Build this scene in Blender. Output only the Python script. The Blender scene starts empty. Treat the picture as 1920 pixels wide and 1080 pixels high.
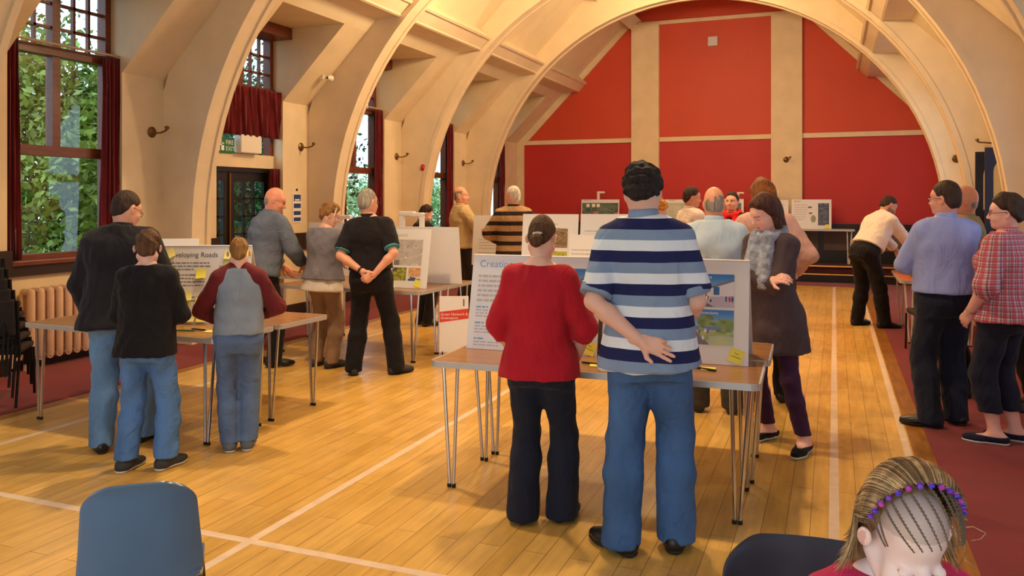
import bpy, bmesh, math, random
import numpy as np
from mathutils import Vector, Matrix

SC = bpy.context.scene
COL = SC.collection
PI = math.pi

# ------------------------------------------------------------------ camera
FPX, HZ, CAMH = 1530.0, 375.0, 1.63          # focal length in pixels, horizon row, eye height
YAW = math.atan2(604.0, FPX)                 # the camera looks to the left of the hall's axis
cam_data = bpy.data.cameras.new('camera')
cam_data.sensor_width = 36.0
cam_data.lens = 36.0 * FPX / 1920.0
cam_data.shift_y = -(540.0 - HZ) / 1920.0
cam_data.clip_end = 200
cam = bpy.data.objects.new('camera', cam_data)
COL.objects.link(cam)
cam.location = (0, 0, CAMH)
cam.rotation_euler = (PI / 2, 0, YAW)
SC.camera = cam

SY, CY = math.sin(YAW), math.cos(YAW)
def at(u, v, d):
    """A photo pixel at depth d along the view axis, as a point of the hall."""
    a = (u - 960.0) / FPX
    return Vector((d * (-SY + a * CY), d * (CY + a * SY), CAMH + d * (HZ - v) / FPX))
def on_z(u, v, z=0.0):
    return at(u, v, FPX * (CAMH - z) / (v - HZ))
def on_y(u, v, y):
    a = (u - 960.0) / FPX
    return at(u, v, y / (CY + a * SY))
def on_x(u, v, x):
    a = (u - 960.0) / FPX
    return at(u, v, x / (-SY + a * CY))

# ------------------------------------------------------------------ look
SC.view_settings.view_transform = 'Standard'
SC.view_settings.look = 'None'
SC.view_settings.gamma = 1.0
SC.view_settings.use_curve_mapping = False
SC.view_settings.exposure = 0.02
SC.cycles.max_bounces = 8
SC.cycles.diffuse_bounces = 4
SC.cycles.glossy_bounces = 3
SC.cycles.transmission_bounces = 4
SC.cycles.transparent_max_bounces = 8
SC.cycles.caustics_reflective = False
SC.cycles.caustics_refractive = False
SC.cycles.sample_clamp_indirect = 6.0
SC.cycles.use_denoising = True

# ------------------------------------------------------------------ world: an overcast bright sky outside the windows
W = bpy.data.worlds.new('sky'); SC.world = W; W.use_nodes = True
nt = W.node_tree; nt.nodes.clear()
wo = nt.nodes.new('ShaderNodeOutputWorld'); wb = nt.nodes.new('ShaderNodeBackground')
wb.inputs['Color'].default_value = (0.62, 0.80, 1.0, 1); wb.inputs['Strength'].default_value = 2.6
nt.links.new(wb.outputs[0], wo.inputs[0])

# ------------------------------------------------------------------ lights of the hall
def light(name, kind, loc, energy, color, **kw):
    d = bpy.data.lights.new(name, kind); d.energy = energy; d.color = color
    for k, v in kw.items(): setattr(d, k, v)
    o = bpy.data.objects.new(name, d); COL.objects.link(o); o.location = loc
    return o
WARM = (1.0, 0.735, 0.42)
for x, y, z, e in [(-3.6, 10.0, 4.45, 215), (-1.35, 10.0, 4.45, 215), (-2.48, 13.6, 5.2, 140)]:
    light('lamp_light', 'POINT', (x, y, z), e, WARM, shadow_soft_size=0.13)
for x, y, z, e in [(-3.9, 5.05, 4.3, 330), (-1.3, 5.05, 4.3, 260), (-2.48, 0.9, 4.3, 90)]:      # shaded pendants that throw their light down
    light('lamp_light', 'SPOT', (x, y, z), e, WARM, shadow_soft_size=0.10, spot_size=math.radians(118), spot_blend=0.55)
DAY = (0.35, 0.61, 1.0)
def day_fill(loc, rot, sx, sy, e):
    o = light('daylight_fill', 'AREA', loc, e, DAY, shape='RECTANGLE', size=sx, size_y=sy)
    o.rotation_euler = rot
    return o
# cool fill lamp added behind the camera, in place of sky light through windows
day_fill((-1.6, -2.05, 2.0), (PI / 2 - 0.42, 0, PI), 4.6, 2.2, 950)

# ------------------------------------------------------------------ small helpers
def lin(c):
    c = c / 255.0
    return c / 12.92 if c <= 0.04045 else ((c + 0.055) / 1.055) ** 2.4
def rgb(r, g, b): return (lin(r), lin(g), lin(b), 1.0)

MATS = {}
def N(t, kind, **inp):
    n = t.nodes.new(kind)
    for k, v in inp.items():
        if k.startswith('_'): setattr(n, k[1:], v)
        else: n.inputs[k.replace('__', ' ')].default_value = v
    return n
def mat(name, col, rough=0.6, metal=0.0, noise=0.0, nscale=8.0, bump=0.0, bscale=60.0, spec=0.5, sheen=0.0, coat=0.0, stretch=None, detail=3.0):
    """Principled material; the base colour varies by a noise, a second noise gives the bump."""
    if name in MATS: return MATS[name]
    m = bpy.data.materials.new(name); m.use_nodes = True; t = m.node_tree
    p = t.nodes['Principled BSDF']
    p.inputs['Base Color'].default_value = col; p.inputs['Roughness'].default_value = rough
    p.inputs['Metallic'].default_value = metal; p.inputs['Specular IOR Level'].default_value = spec
    if sheen: p.inputs['Sheen Weight'].default_value = sheen
    if coat: p.inputs['Coat Weight'].default_value = coat; p.inputs['Coat Roughness'].default_value = 0.1
    tc = None
    if noise or bump:
        tc = N(t, 'ShaderNodeTexCoord'); src = tc.outputs['Object']
        if stretch:
            mp = N(t, 'ShaderNodeMapping'); mp.inputs['Scale'].default_value = stretch
            t.links.new(src, mp.inputs['Vector']); src = mp.outputs['Vector']
    if noise:
        nz = N(t, 'ShaderNodeTexNoise', Scale=nscale, Detail=detail); t.links.new(src, nz.inputs['Vector'])
        rp = N(t, 'ShaderNodeValToRGB')
        rp.color_ramp.elements[0].position = 0.3; rp.color_ramp.elements[1].position = 0.7
        lo = tuple(max(0, c * (1 - noise)) for c in col[:3]) + (1,); hi = tuple(min(1, c * (1 + noise)) for c in col[:3]) + (1,)
        rp.color_ramp.elements[0].color = lo; rp.color_ramp.elements[1].color = hi
        t.links.new(nz.outputs['Fac'], rp.inputs['Fac']); t.links.new(rp.outputs['Color'], p.inputs['Base Color'])
    if bump:
        bz = N(t, 'ShaderNodeTexNoise', Scale=bscale, Detail=3.0); t.links.new(src, bz.inputs['Vector'])
        bp = N(t, 'ShaderNodeBump', Strength=min(1.0, bump), Distance=0.01); t.links.new(bz.outputs['Fac'], bp.inputs['Height'])
        t.links.new(bp.outputs['Normal'], p.inputs['Normal'])
    MATS[name] = m
    return m

def tag(o, label=None, cat=None, group=None, kind=None):
    if label: o['label'] = label
    if cat: o['category'] = cat
    if group: o['group'] = group
    if kind: o['kind'] = kind
    return o
def empty(name, loc=(0, 0, 0), rz=0.0, label=None, cat=None, group=None, kind=None):
    o = bpy.data.objects.new(name, None); COL.objects.link(o)
    o.location = loc; o.rotation_euler = (0, 0, rz); o.empty_display_size = 0.1
    return tag(o, label, cat, group, kind)
def link_mesh(name, me, m, parent=None, smooth=False):
    for mm in (m if isinstance(m, (list, tuple)) else [m]): me.materials.append(mm)
    if smooth and len(me.polygons): me.polygons.foreach_set('use_smooth', [True] * len(me.polygons))
    o = bpy.data.objects.new(name, me); COL.objects.link(o)
    if parent is not None: o.parent = parent
    return o
class MB:
    """Collects shapes and links them as ONE mesh object."""
    def __init__(s): s.bm = bmesh.new()
    def box(s, x0, x1, y0, y1, z0, z1, bev=0.0, mi=0):
        vs = [s.bm.verts.new(p) for p in ((x0, y0, z0), (x1, y0, z0), (x1, y1, z0), (x0, y1, z0), (x0, y0, z1), (x1, y0, z1), (x1, y1, z1), (x0, y1, z1))]
        fs = [s.bm.faces.new([vs[i] for i in q]) for q in ((0, 3, 2, 1), (4, 5, 6, 7), (0, 1, 5, 4), (1, 2, 6, 5), (2, 3, 7, 6), (3, 0, 4, 7))]
        for f in fs: f.material_index = mi
        if bev:
            es = list({e for f in fs for e in f.edges})
            r = bmesh.ops.bevel(s.bm, geom=es, offset=bev, segments=2, affect='EDGES', profile=0.5)
            for f in r['faces']: f.material_index = mi
        return s
    def prism(s, pts, y0, y1, ax='y'):
        """Polygon of (x, z) points extruded along y (or (y, z) along x, or (x, y) along z)."""
        def P(p, q): return {'y': (p[0], q, p[1]), 'x': (q, p[0], p[1]), 'z': (p[0], p[1], q)}[ax]
        a = [s.bm.verts.new(P(p, y0)) for p in pts]; b = [s.bm.verts.new(P(p, y1)) for p in pts]
        n = len(pts); fs = [s.bm.faces.new(a), s.bm.faces.new(b[::-1])]
        for i in range(n): fs.append(s.bm.faces.new((a[i], b[i], b[(i + 1) % n], a[(i + 1) % n])))
        return s
    def tube(s, pts, r, seg=10, cap=True):
        pts = [Vector(p) for p in pts]; rs = r if isinstance(r, (list, tuple)) else [r] * len(pts)
        rings, prev = [], None
        for i, p in enumerate(pts):
            d = (pts[min(i + 1, len(pts) - 1)] - pts[max(i - 1, 0)]).normalized()
            if prev is None: u = d.orthogonal().normalized()
            else:
                u = prev - d * prev.dot(d); u = u.normalized() if u.length > 1e-6 else d.orthogonal().normalized()
            prev = u; w = d.cross(u)
            rings.append([s.bm.verts.new(p + (u * math.cos(2 * PI * k / seg) + w * math.sin(2 * PI * k / seg)) * rs[i]) for k in range(seg)])
        for a, b in zip(rings, rings[1:]):
            for k in range(seg): s.bm.faces.new((a[k], a[(k + 1) % seg], b[(k + 1) % seg], b[k]))
        if cap: s.bm.faces.new(rings[0][::-1]); s.bm.faces.new(rings[-1])
        return s
    def lathe(s, prof, seg=20, c=(0, 0, 0), ax='z'):
        rings = []
        for (r, h) in prof:
            ring = []
            for k in range(seg):
                a = 2 * PI * k / seg; x, y = r * math.cos(a), r * math.sin(a)
                p = {'z': (x, y, h), 'y': (x, h, y), 'x': (h, x, y)}[ax]
                ring.append(s.bm.verts.new((p[0] + c[0], p[1] + c[1], p[2] + c[2])))
            rings.append(ring)
        for a, b in zip(rings, rings[1:]):
            for k in range(seg): s.bm.faces.new((a[k], a[(k + 1) % seg], b[(k + 1) % seg], b[k]))
        if prof[0][0] > 1e-5: s.bm.faces.new(rings[0][::-1])
        if prof[-1][0] > 1e-5: s.bm.faces.new(rings[-1])
        return s
    def quad(s, a, b, c, d):
        s.bm.faces.new([s.bm.verts.new(p) for p in (a, b, c, d)]); return s
    def sphere(s, c, r, seg=12):
        bmesh.ops.create_uvsphere(s.bm, u_segments=seg, v_segments=max(6, seg * 2 // 3), radius=r, matrix=Matrix.Translation(c)); return s
    def xf(s, m):
        s.bm.transform(m); return s
    def build(s, name, m, parent=None, smooth=False, recalc=True):
        if recalc: bmesh.ops.recalc_face_normals(s.bm, faces=s.bm.faces)
        me = bpy.data.meshes.new(name); s.bm.to_mesh(me); s.bm.free()
        o = link_mesh(name, me, m, parent, smooth)
        if smooth: me.set_sharp_from_angle(angle=math.radians(42))
        return o
def copy_tree(o, parent=None):
    c = o.copy(); COL.objects.link(c)
    if parent is not None: c.parent = parent
    for ch in list(o.children): copy_tree(ch, c)
    return c
# ================================================================== the hall
RC, HP, HW = -2.48, 4.64, 4.78               # centre line, half width at the piers, half width at the window wall
SPR, DOR = 3.0, 4.0                          # springing height of the slope, ceiling height of the window bays
Y0, Y1 = -2.4, 18.45
WEBS = [-1.05, 1.70, 4.45, 7.20, 9.95, 12.70, 15.45]
WT = 0.28                                    # thickness of an arch
plaster = mat('cream_plaster', rgb(228, 205, 165), rough=0.55, noise=0.06, nscale=3.0, bump=0.12, bscale=45)
ceil_m = mat('ceiling_plaster', rgb(232, 212, 172), rough=0.6, noise=0.05, nscale=2.5, bump=0.08, bscale=40)
arch_m = mat('arch_plaster', rgb(230, 208, 172), rough=0.5, noise=0.05, nscale=3.0, bump=0.1, bscale=50)
dark_wood = mat('dark_wood', rgb(45, 26, 20), rough=0.4, noise=0.3, nscale=5, stretch=(1, 1, 12))
brown_wood = mat('brown_wood', rgb(112, 52, 24), rough=0.4, noise=0.25, nscale=6, stretch=(6, 1, 6))

def RX(sd, r): return RC + sd * r
def rprism(mb, sd, pts, y0, y1): mb.prism([(RX(sd, r), z) for r, z in pts], y0, y1)

# ---- floor: varnished strip boards
def floor_material():
    m = bpy.data.materials.new('floor_boards'); m.use_nodes = True; t = m.node_tree; p = t.nodes['Principled BSDF']
    tc = N(t, 'ShaderNodeTexCoord'); sp = N(t, 'ShaderNodeSeparateXYZ'); cb = N(t, 'ShaderNodeCombineXYZ')
    t.links.new(tc.outputs['Object'], sp.inputs[0]); t.links.new(sp.outputs['Y'], cb.inputs['X']); t.links.new(sp.outputs['X'], cb.inputs['Y'])
    br = N(t, 'ShaderNodeTexBrick', Scale=1.0, Color1=rgb(238, 190, 104), Color2=rgb(222, 172, 84), Mortar=rgb(120, 76, 28))
    br.inputs['Mortar Size'].default_value = 0.0016; br.inputs['Brick Width'].default_value = 1.35; br.inputs['Row Height'].default_value = 0.112
    br.inputs['Mortar Smooth'].default_value = 0.3; br.offset = 0.37
    t.links.new(cb.outputs[0], br.inputs['Vector'])
    mp = N(t, 'ShaderNodeMapping'); mp.inputs['Scale'].default_value = (9, 0.9, 1); t.links.new(tc.outputs['Object'], mp.inputs['Vector'])
    g = N(t, 'ShaderNodeTexNoise', Scale=3.0, Detail=5.0); t.links.new(mp.outputs[0], g.inputs['Vector'])
    w = N(t, 'ShaderNodeTexNoise', Scale=0.9, Detail=5.0, Roughness=0.65); t.links.new(tc.outputs['Object'], w.inputs['Vector'])
    r1 = N(t, 'ShaderNodeMapRange'); r1.inputs['From Min'].default_value = 0.3; r1.inputs['From Max'].default_value = 0.7; r1.inputs['To Min'].default_value = 0.84; r1.inputs['To Max'].default_value = 1.1
    t.links.new(g.outputs['Fac'], r1.inputs['Value'])
    r2 = N(t, 'ShaderNodeMapRange'); r2.inputs['From Min'].default_value = 0.3; r2.inputs['From Max'].default_value = 0.62; r2.inputs['To Min'].default_value = 0.74; r2.inputs['To Max'].default_value = 1.05
    t.links.new(w.outputs['Fac'], r2.inputs['Value'])
    mu = N(t, 'ShaderNodeMath', _operation='MULTIPLY'); t.links.new(r1.outputs[0], mu.inputs[0]); t.links.new(r2.outputs[0], mu.inputs[1])
    mx = N(t, 'ShaderNodeMixRGB', _blend_type='MULTIPLY'); mx.inputs['Fac'].default_value = 1.0
    t.links.new(br.outputs['Color'], mx.inputs['Color1']); t.links.new(mu.outputs[0], mx.inputs['Color2'])
    t.links.new(mx.outputs[0], p.inputs['Base Color'])
    r3 = N(t, 'ShaderNodeMapRange'); r3.inputs['To Min'].default_value = 0.20; r3.inputs['To Max'].default_value = 0.38
    t.links.new(w.outputs['Fac'], r3.inputs['Value']); t.links.new(r3.outputs[0], p.inputs['Roughness'])
    p.inputs['Specular IOR Level'].default_value = 0.5
    bp = N(t, 'ShaderNodeBump', Strength=0.15, Distance=0.002); t.links.new(br.outputs['Fac'], bp.inputs['Height']); bp.invert = True
    t.links.new(bp.outputs[0], p.inputs['Normal'])
    return m
floor_m = floor_material()
fl = MB().box(RX(-1, HW + .3), RX(1, HW + .3), Y0, Y1, -0.15, 0.0).build('floor', floor_m); tag(fl, kind='structure')
line_m = mat('court_line_paint', rgb(232, 205, 178), rough=0.4, noise=0.08, nscale=12)
pale_line = mat('court_line_thin_paint', rgb(236, 190, 110), rough=0.4)
def line(x0, x1, y0, y1, m=line_m, z=0.0012): return MB().box(x0, x1, y0, y1, -0.002, z).build('court_line', m, fl)
line(-0.025, 0.025, -1.5, 16.4); line(0.42, 0.465, -1.5, 16.4); line(-2.62, -2.57, -1.5, 11.1); line(-5.20, -5.15, -1.5, 16.4)
line(-5.66, 0.47, 3.14, 3.19, z=0.0014); line(-5.66, 0.47, 7.12, 7.14, pale_line, 0.0014); line(-5.66, 0.47, 11.08, 11.11, pale_line, 0.0014)
border_m = mat('border_boards', rgb(150, 98, 40), rough=0.35, noise=0.3, nscale=4, stretch=(6, 1, 1))
bl = MB().box(0.475, 0.592, Y0, 16.5, -0.002, 0.0016).build('border_board', border_m, fl)
bl2 = MB().box(-5.862, -5.74, Y0, 16.5, -0.002, 0.0016).build('border_board', border_m, fl)
carpet_m = mat('maroon_carpet', rgb(126, 25, 27), rough=0.95, noise=0.12, nscale=2.0, bump=0.5, bscale=350, spec=0.1, sheen=0.2)
cb_ = MB()
cb_.box(RX(-1, HW), -5.862, Y0, 16.5, -0.01, 0.006); cb_.box(0.592, RX(1, HW), Y0, 16.5, -0.01, 0.006); cb_.box(RX(-1, HW), RX(1, HW), 16.5, Y1, -0.01, 0.006)
tag(cb_.build('carpet', carpet_m), kind='structure')

# ---- side walls: piers between the window bays, flush below the spring, following the slope above it
BAYS = []
for i in range(len(WEBS)): BAYS.append((WEBS[i] + 0.86, (WEBS[i + 1] - 0.58) if i + 1 < len(WEBS) else 17.62))
SILL = 1.02
OUT = HW + 0.13
for sd, side in ((-1, 'left'), (1, 'right')):
    mb = MB(); edges = [Y0] + [y for b in BAYS for y in b] + [Y1]
    for a, b in zip(edges[0::2], edges[1::2]):
        rprism(mb, sd, [(OUT, 0), (HP, 0), (HP, SPR), (HP - (DOR - SPR), DOR), (OUT, DOR)], a, b)
    for k, (a, b) in enumerate(BAYS):
        is_door = (sd == -1 and k == 3) or (sd == 1 and k == 5)
        if not is_door: rprism(mb, sd, [(OUT, 0), (HW, 0), (HW, SILL), (OUT, SILL)], a, b)
        rprism(mb, sd, [(OUT, 3.92), (HW, 3.92), (HW, DOR), (OUT, DOR)], a, b)
        if is_door: rprism(mb, sd, [(OUT, 2.06), (HW + .0, 2.06), (HW + .0, 2.24), (OUT, 2.24)], a, b)
    tag(mb.build('wall_' + side, plaster), kind='structure')

# ---- ceiling: 45 degree slopes above the bays and a flat strip at the crown
FLAT = 6.1; rf = HP - (FLAT - SPR)
mb = MB()
for sd in (-1, 1):
    rprism(mb, sd, [(OUT, DOR), (HP - (DOR - SPR), DOR), (rf, FLAT), (rf, FLAT + .3), (OUT, DOR + .6)], Y0, Y1 + .2)
mb.box(RX(-1, rf), RX(1, rf), Y0, Y1 + .2, FLAT, FLAT + .3)
tag(mb.build('ceiling', ceil_m), kind='structure')

# ---- end walls
def red_material():
    m = bpy.data.materials.new('red_wall_paint'); m.use_nodes = True; t = m.node_tree; p = t.nodes['Principled BSDF']
    tc = N(t, 'ShaderNodeTexCoord'); sp = N(t, 'ShaderNodeSeparateXYZ'); t.links.new(tc.outputs['Object'], sp.inputs[0])
    gt = N(t, 'ShaderNodeMath', _operation='GREATER_THAN'); gt.inputs[1].default_value = 3.0; t.links.new(sp.outputs['Z'], gt.inputs[0])
    mx = N(t, 'ShaderNodeMixRGB'); mx.inputs['Color1'].default_value = rgb(192, 42, 40); mx.inputs['Color2'].default_value = rgb(206, 70, 38)
    t.links.new(gt.outputs[0], mx.inputs['Fac'])
    nz = N(t, 'ShaderNodeTexNoise', Scale=1.5, Detail=4.0); t.links.new(tc.outputs['Object'], nz.inputs['Vector'])
    r = N(t, 'ShaderNodeMapRange'); r.inputs['To Min'].default_value = 0.88; r.inputs['To Max'].default_value = 1.08; t.links.new(nz.outputs['Fac'], r.inputs['Value'])
    m2 = N(t, 'ShaderNodeMixRGB', _blend_type='MULTIPLY'); m2.inputs['Fac'].default_value = 1
    t.links.new(mx.outputs[0], m2.inputs['Color1']); t.links.new(r.outputs[0], m2.inputs['Color2']); t.links.new(m2.outputs[0], p.inputs['Base Color'])
    p.inputs['Roughness'].default_value = 0.55
    return m
mb = MB()
mb.prism([(RX(-1, OUT), 0), (RX(1, OUT), 0), (RX(1, OUT), DOR), (RX(1, HP - 1), DOR), (RX(1, rf), FLAT), (RX(-1, rf), FLAT), (RX(-1, HP - 1), DOR), (RX(-1, OUT), DOR)], Y1, Y1 + .25)
tag(mb.build('wall_back', red_material()), kind='structure')
trim_n = [0]
def trim(mb, m=plaster, smooth=False):
    trim_n[0] += 1
    return tag(mb.build('trim_%d' % trim_n[0], m, smooth=smooth), kind='structure')
for x0, x1 in ((-4.31, -3.68), (-1.26, -0.63)): trim(MB().box(x0, x1, Y1 - .12, Y1 + .02, 0.3, 5.62))
for x0, x1 in ((RX(-1, HP), -4.31), (-3.68, -1.26), (-0.63, RX(1, HP))): trim(MB().box(x0, x1, Y1 - .04, Y1 + .02, 2.95, 3.05))
trim(MB().box(-4.7, -0.2, Y1 - .06, Y1 + .02, 5.6, 5.68))
# sloping trim that follows the roof line on the end wall
for sd in (-1, 1):
    mb = MB(); q = 0.16
    rprism(mb, sd, [(HP + .02, SPR), (HP - 2.62, SPR + 2.62), (HP - 2.62 - q, SPR + 2.62), (HP - q, SPR - .06), (HP - q, 0.0), (HP + .02, 0.0)], Y1 - .05, Y1 + .02); trim(mb)
black_panel = mat('black_wainscot', rgb(22, 17, 17), rough=0.35)
grey_panel = mat('grey_brown_panel', rgb(98, 76, 66), rough=0.5, noise=0.15, nscale=3)
mb = MB(); mb.box(RX(-1, HP), RX(1, HP), Y1 - .10, Y1 + .0, 0.0, 1.12); mb.box(RX(-1, HP), RX(1, HP), Y1 - .15, Y1 - .05, 1.06, 1.13)
ws = tag(mb.build('baseboard_back', black_panel), kind='structure')
x = -2.9
while x < 2.0:
    MB().box(x, x + 0.78, Y1 - .112, Y1 - .09, 0.58, 0.98).build('wainscot_panel', grey_panel, ws); x += 0.9
mb = MB(); mb.box(RX(-1, OUT), -4.4, Y0 - .25, Y0, 0, 6.3); mb.box(1.2, RX(1, OUT), Y0 - .25, Y0, 0, 6.3); mb.box(-4.4, 1.2, Y0 - .25, Y0, 0, 0.9); mb.box(-4.4, 1.2, Y0 - .25, Y0, 3.7, 6.3)
tag(mb.build('wall_front', plaster), kind='structure')
mb = MB()
for x in np.linspace(-4.4, 1.2, 5): mb.box(x - .05, x + .05, Y0 - .16, Y0 - .06, 0.9, 3.7)
for z in (0.94, 2.6, 3.66): mb.box(-4.4, 1.2, Y0 - .15, Y0 - .07, z - .04, z + .04)
wf = empty('window_9', kind='structure'); mb.build('window_frame', dark_wood, wf)  # unseen window put in where the fill lamp stands

# ---- arches
ZC, RA = 1.22, 4.235
def arch(y):
    mb = MB(); bm = mb.bm; inn = []; out = []
    NA = 48
    inn.append((RA, 0.0)); out.append((HP + .02, 0.0))
    for k in range(NA + 1):
        a = PI * k / NA; c, s = math.cos(a), math.sin(a)
        inn.append((RA * c, ZC + RA * s))
        # meet the wall / slope / flat along the same ray
        best = 1e9
        if abs(c) > 1e-6:
            t = (HP + .02) / abs(c)
            if ZC + t * s <= SPR + .02: best = min(best, t)
        den = abs(c) + s
        t = (HP + SPR - ZC + .02) / den
        if SPR - .02 <= ZC + t * s <= FLAT: best = min(best, t)
        if s > 1e-6:
            t = (FLAT + .02 - ZC) / s
            if abs(t * c) <= rf + .02: best = min(best, t)
        if best > 1e8: best = (HP + .02) / max(abs(c), .3)
        out.append((best * c, ZC + best * s))
    inn.append((-RA, 0.0)); out.append((-(HP + .02), 0.0))
    F = []
    for yy in (y, y + WT):
        F.append(([bm.verts.new((RC + r, yy, z)) for r, z in inn], [bm.verts.new((RC + r, yy, z)) for r, z in out]))
    n = len(inn)
    for j in range(n - 1):
        (i0, o0), (i1, o1) = F
        bm.faces.new((i0[j], i0[j + 1], o0[j + 1], o0[j])); bm.faces.new((i1[j], o1[j], o1[j + 1], i1[j + 1]))
        bm.faces.new((i0[j], i1[j], i1[j + 1], i0[j + 1])); bm.faces.new((o0[j], o0[j + 1], o1[j + 1], o1[j]))
    a = trim(mb, arch_m)
    mb = MB()
    # raised beads along the two edges of the soffit
    for ya, yb in ((y - .012, y + .055), (y + WT - .055, y + WT + .012)):
        prev = None
        for (r, z) in inn:
            if z < ZC: nr = (1 if r > 0 else -1, 0.0)
            else: nr = (r / RA, (z - ZC) / RA)
            q = [mb.bm.verts.new((RC + r + nr[0] * e, yy, z + nr[1] * e)) for yy, e in ((ya, .05), (ya, -.02), (yb, -.02), (yb, .0))]
            if prev:
                for k in range(4): mb.bm.faces.new((prev[k], prev[(k + 1) % 4], q[(k + 1) % 4], q[k]))
            prev = q
    mb.build('arch_moulding', arch_m, a)
for y in WEBS: arch(y)

# ---- purlins running along the slopes
def purlin(sd, s0, s1, dep):
    q = math.sqrt(.5)
    def P(s, e=0.0): return (HP - s * q - e * q, SPR + s * q - e * q)
    mb = MB(); rprism(mb, sd, [P(s0, -.02), P(s0, dep), P(s1, dep), P(s1, -.02)], Y0, Y1)
    o = trim(mb, arch_m)
    mb = MB()
    for a, b in ((s0 - .015, s0 + .05), (s1 - .05, s1 + .015)): rprism(mb, sd, [P(a, dep - .06), P(a, dep + .02), P(b, dep + .02), P(b, dep - .06)], Y0, Y1 - .01)
    mb.build('purlin_moulding', arch_m, o)
for sd in (-1, 1):
    pl = MB(); rprism(pl, sd, [(3.52, 4.15), (3.11, 4.185), (2.925, 4.37), (3.12, 4.56)], Y0, Y1); o = trim(pl, arch_m)
    pm = MB(); rprism(pm, sd, [(2.90, 4.36), (2.93, 4.33), (2.98, 4.38), (2.95, 4.42)], Y0, Y1 - .01); rprism(pm, sd, [(3.09, 4.18), (3.12, 4.165), (3.13, 4.19), (3.10, 4.215)], Y0, Y1 - .01); pm.build('purlin_moulding', arch_m, o)
    purlin(sd, 3.78, 4.05, 0.2)

# ---- dado and skirting along the side walls
for sd, side in ((-1, 'left'), (1, 'right')):
    mb = MB(); edges = [Y0] + [y for b in BAYS for y in b] + [Y1]
    for a, b in zip(edges[0::2], edges[1::2]):
        rprism(mb, sd, [(HP + .05, 0.92), (HP - .035, 0.92), (HP - .035, 1.16), (HP + .05, 1.16)], a - .03, b + .03)
        rprism(mb, sd, [(HP + .05, 0.0), (HP - .025, 0.0), (HP - .025, 0.16), (HP + .05, 0.16)], a - .02, b + .02)
    for k, (a, b) in enumerate(BAYS):
        if (sd == -1 and k == 3) or (sd == 1 and k == 5): continue
        rprism(mb, sd, [(HW + .06, 0.9), (HW - .04, 0.9), (HW - .04, 1.03), (HW + .06, 1.03)], a, b)
        rprism(mb, sd, [(HW + .06, 0.0), (HW - .02, 0.0), (HW - .02, 0.16), (HW + .06, 0.16)], a, b)
    tag(mb.build('baseboard_' + side, dark_wood), kind='structure')

# ---- windows
glass_m = bpy.data.materials.new('window_glass'); glass_m.use_nodes = True
t = glass_m.node_tree; t.nodes.clear()
go = N(t, 'ShaderNodeOutputMaterial'); gm = N(t, 'ShaderNodeMixShader'); gt = N(t, 'ShaderNodeBsdfTransparent'); gg = N(t, 'ShaderNodeBsdfGlossy', Roughness=0.02)
gg.inputs['Color'].default_value = (1, 1, 1, 1); gt.inputs['Color'].default_value = (0.93, 0.96, 0.95, 1)
lw = N(t, 'ShaderNodeLayerWeight', Blend=0.5); pw = N(t, 'ShaderNodeMath', _operation='POWER'); pw.inputs[1].default_value = 5.0; t.links.new(lw.outputs['Facing'], pw.inputs[0])
fr = N(t, 'ShaderNodeMapRange'); fr.inputs['To Min'].default_value = 0.06; fr.inputs['To Max'].default_value = 1.0; t.links.new(pw.outputs[0], fr.inputs['Value'])
t.links.new(fr.outputs[0], gm.inputs['Fac']); t.links.new(gt.outputs[0], gm.inputs[1]); t.links.new(gg.outputs[0], gm.inputs[2]); t.links.new(gm.outputs[0], go.inputs['Surface'])
def window(n, sd, a, b, z0=1.03, z1=3.92, lower=True):
    """Tall timber window: small panes above the transom, two casements and a fixed light below."""
    w = empty('window_%d' % n, kind='structure')
    f = MB(); g = MB()
    def B(mb, y0, y1, za, zb, d0, d1): mb.box(*sorted((RX(sd, HW + d0), RX(sd, HW + d1))), y0, y1, za, zb)
    m = (a + b) / 2; TR = 3.12
    for y0, y1 in ((a, a + .07), (b - .07, b)): B(f, y0, y1, z0, z1, .02, .14)
    B(f, a, b, z1 - .07, z1, .02, .14)
    B(f, m - .045, m + .045, TR, z1, .03, .13)
    B(f, a, b, TR - .045, TR + .045, .0, .14)
    if lower:
        B(f, a, b, z0, z0 + .07, .0, .14); B(f, m - .045, m + .045, 2.12, TR, .03, .13); B(f, a, b, 2.07, 2.17, .01, .13)
    for h0, h1 in ((a + .07, m - .045), (m + .045, b - .07)):
        for k in (1, 2):
            y = h0 + (h1 - h0) * k / 3; B(f, y - .014, y + .014, TR, z1, .05, .09)
        for k in (1, 2):
            z = TR + (z1 - .07 - TR) * k / 3; B(f, h0, h1, z - .014, z + .014, .05, .09)
    f.build('window_frame', brown_wood, w)
    xg = RX(sd, HW + .07); q0 = z0 if lower else TR; g.quad((xg, a + .03, q0), (xg, b - .03, q0), (xg, b - .03, z1 - .03), (xg, a + .03, z1 - .03))
    g.build('glass', glass_m, w)
    lt = MB(); x = sorted((RX(sd, HW - .30), RX(sd, HW + .05))); lt.box(x[0], x[1], a + .001, b - .001, 3.84, 3.995, bev=.008)
    lt.build('pelmet_box', brown_wood, w)
    if lower:
        s = MB(); x = sorted((RX(sd, HW - .07), RX(sd, HW + .1))); s.box(x[0], x[1], a + .001, b - .001, 1.0, 1.045, bev=.006); s.build('window_sill', brown_wood, w)
    return w
wn = 0
for k, (a, b) in enumerate(BAYS):
    for sd in (-1, 1):
        if sd == 1 and k == 5: continue
        wn += 1 if wn != 8 else 2
        window(wn, sd, a, b, lower=not (sd == -1 and k == 3))
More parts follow.
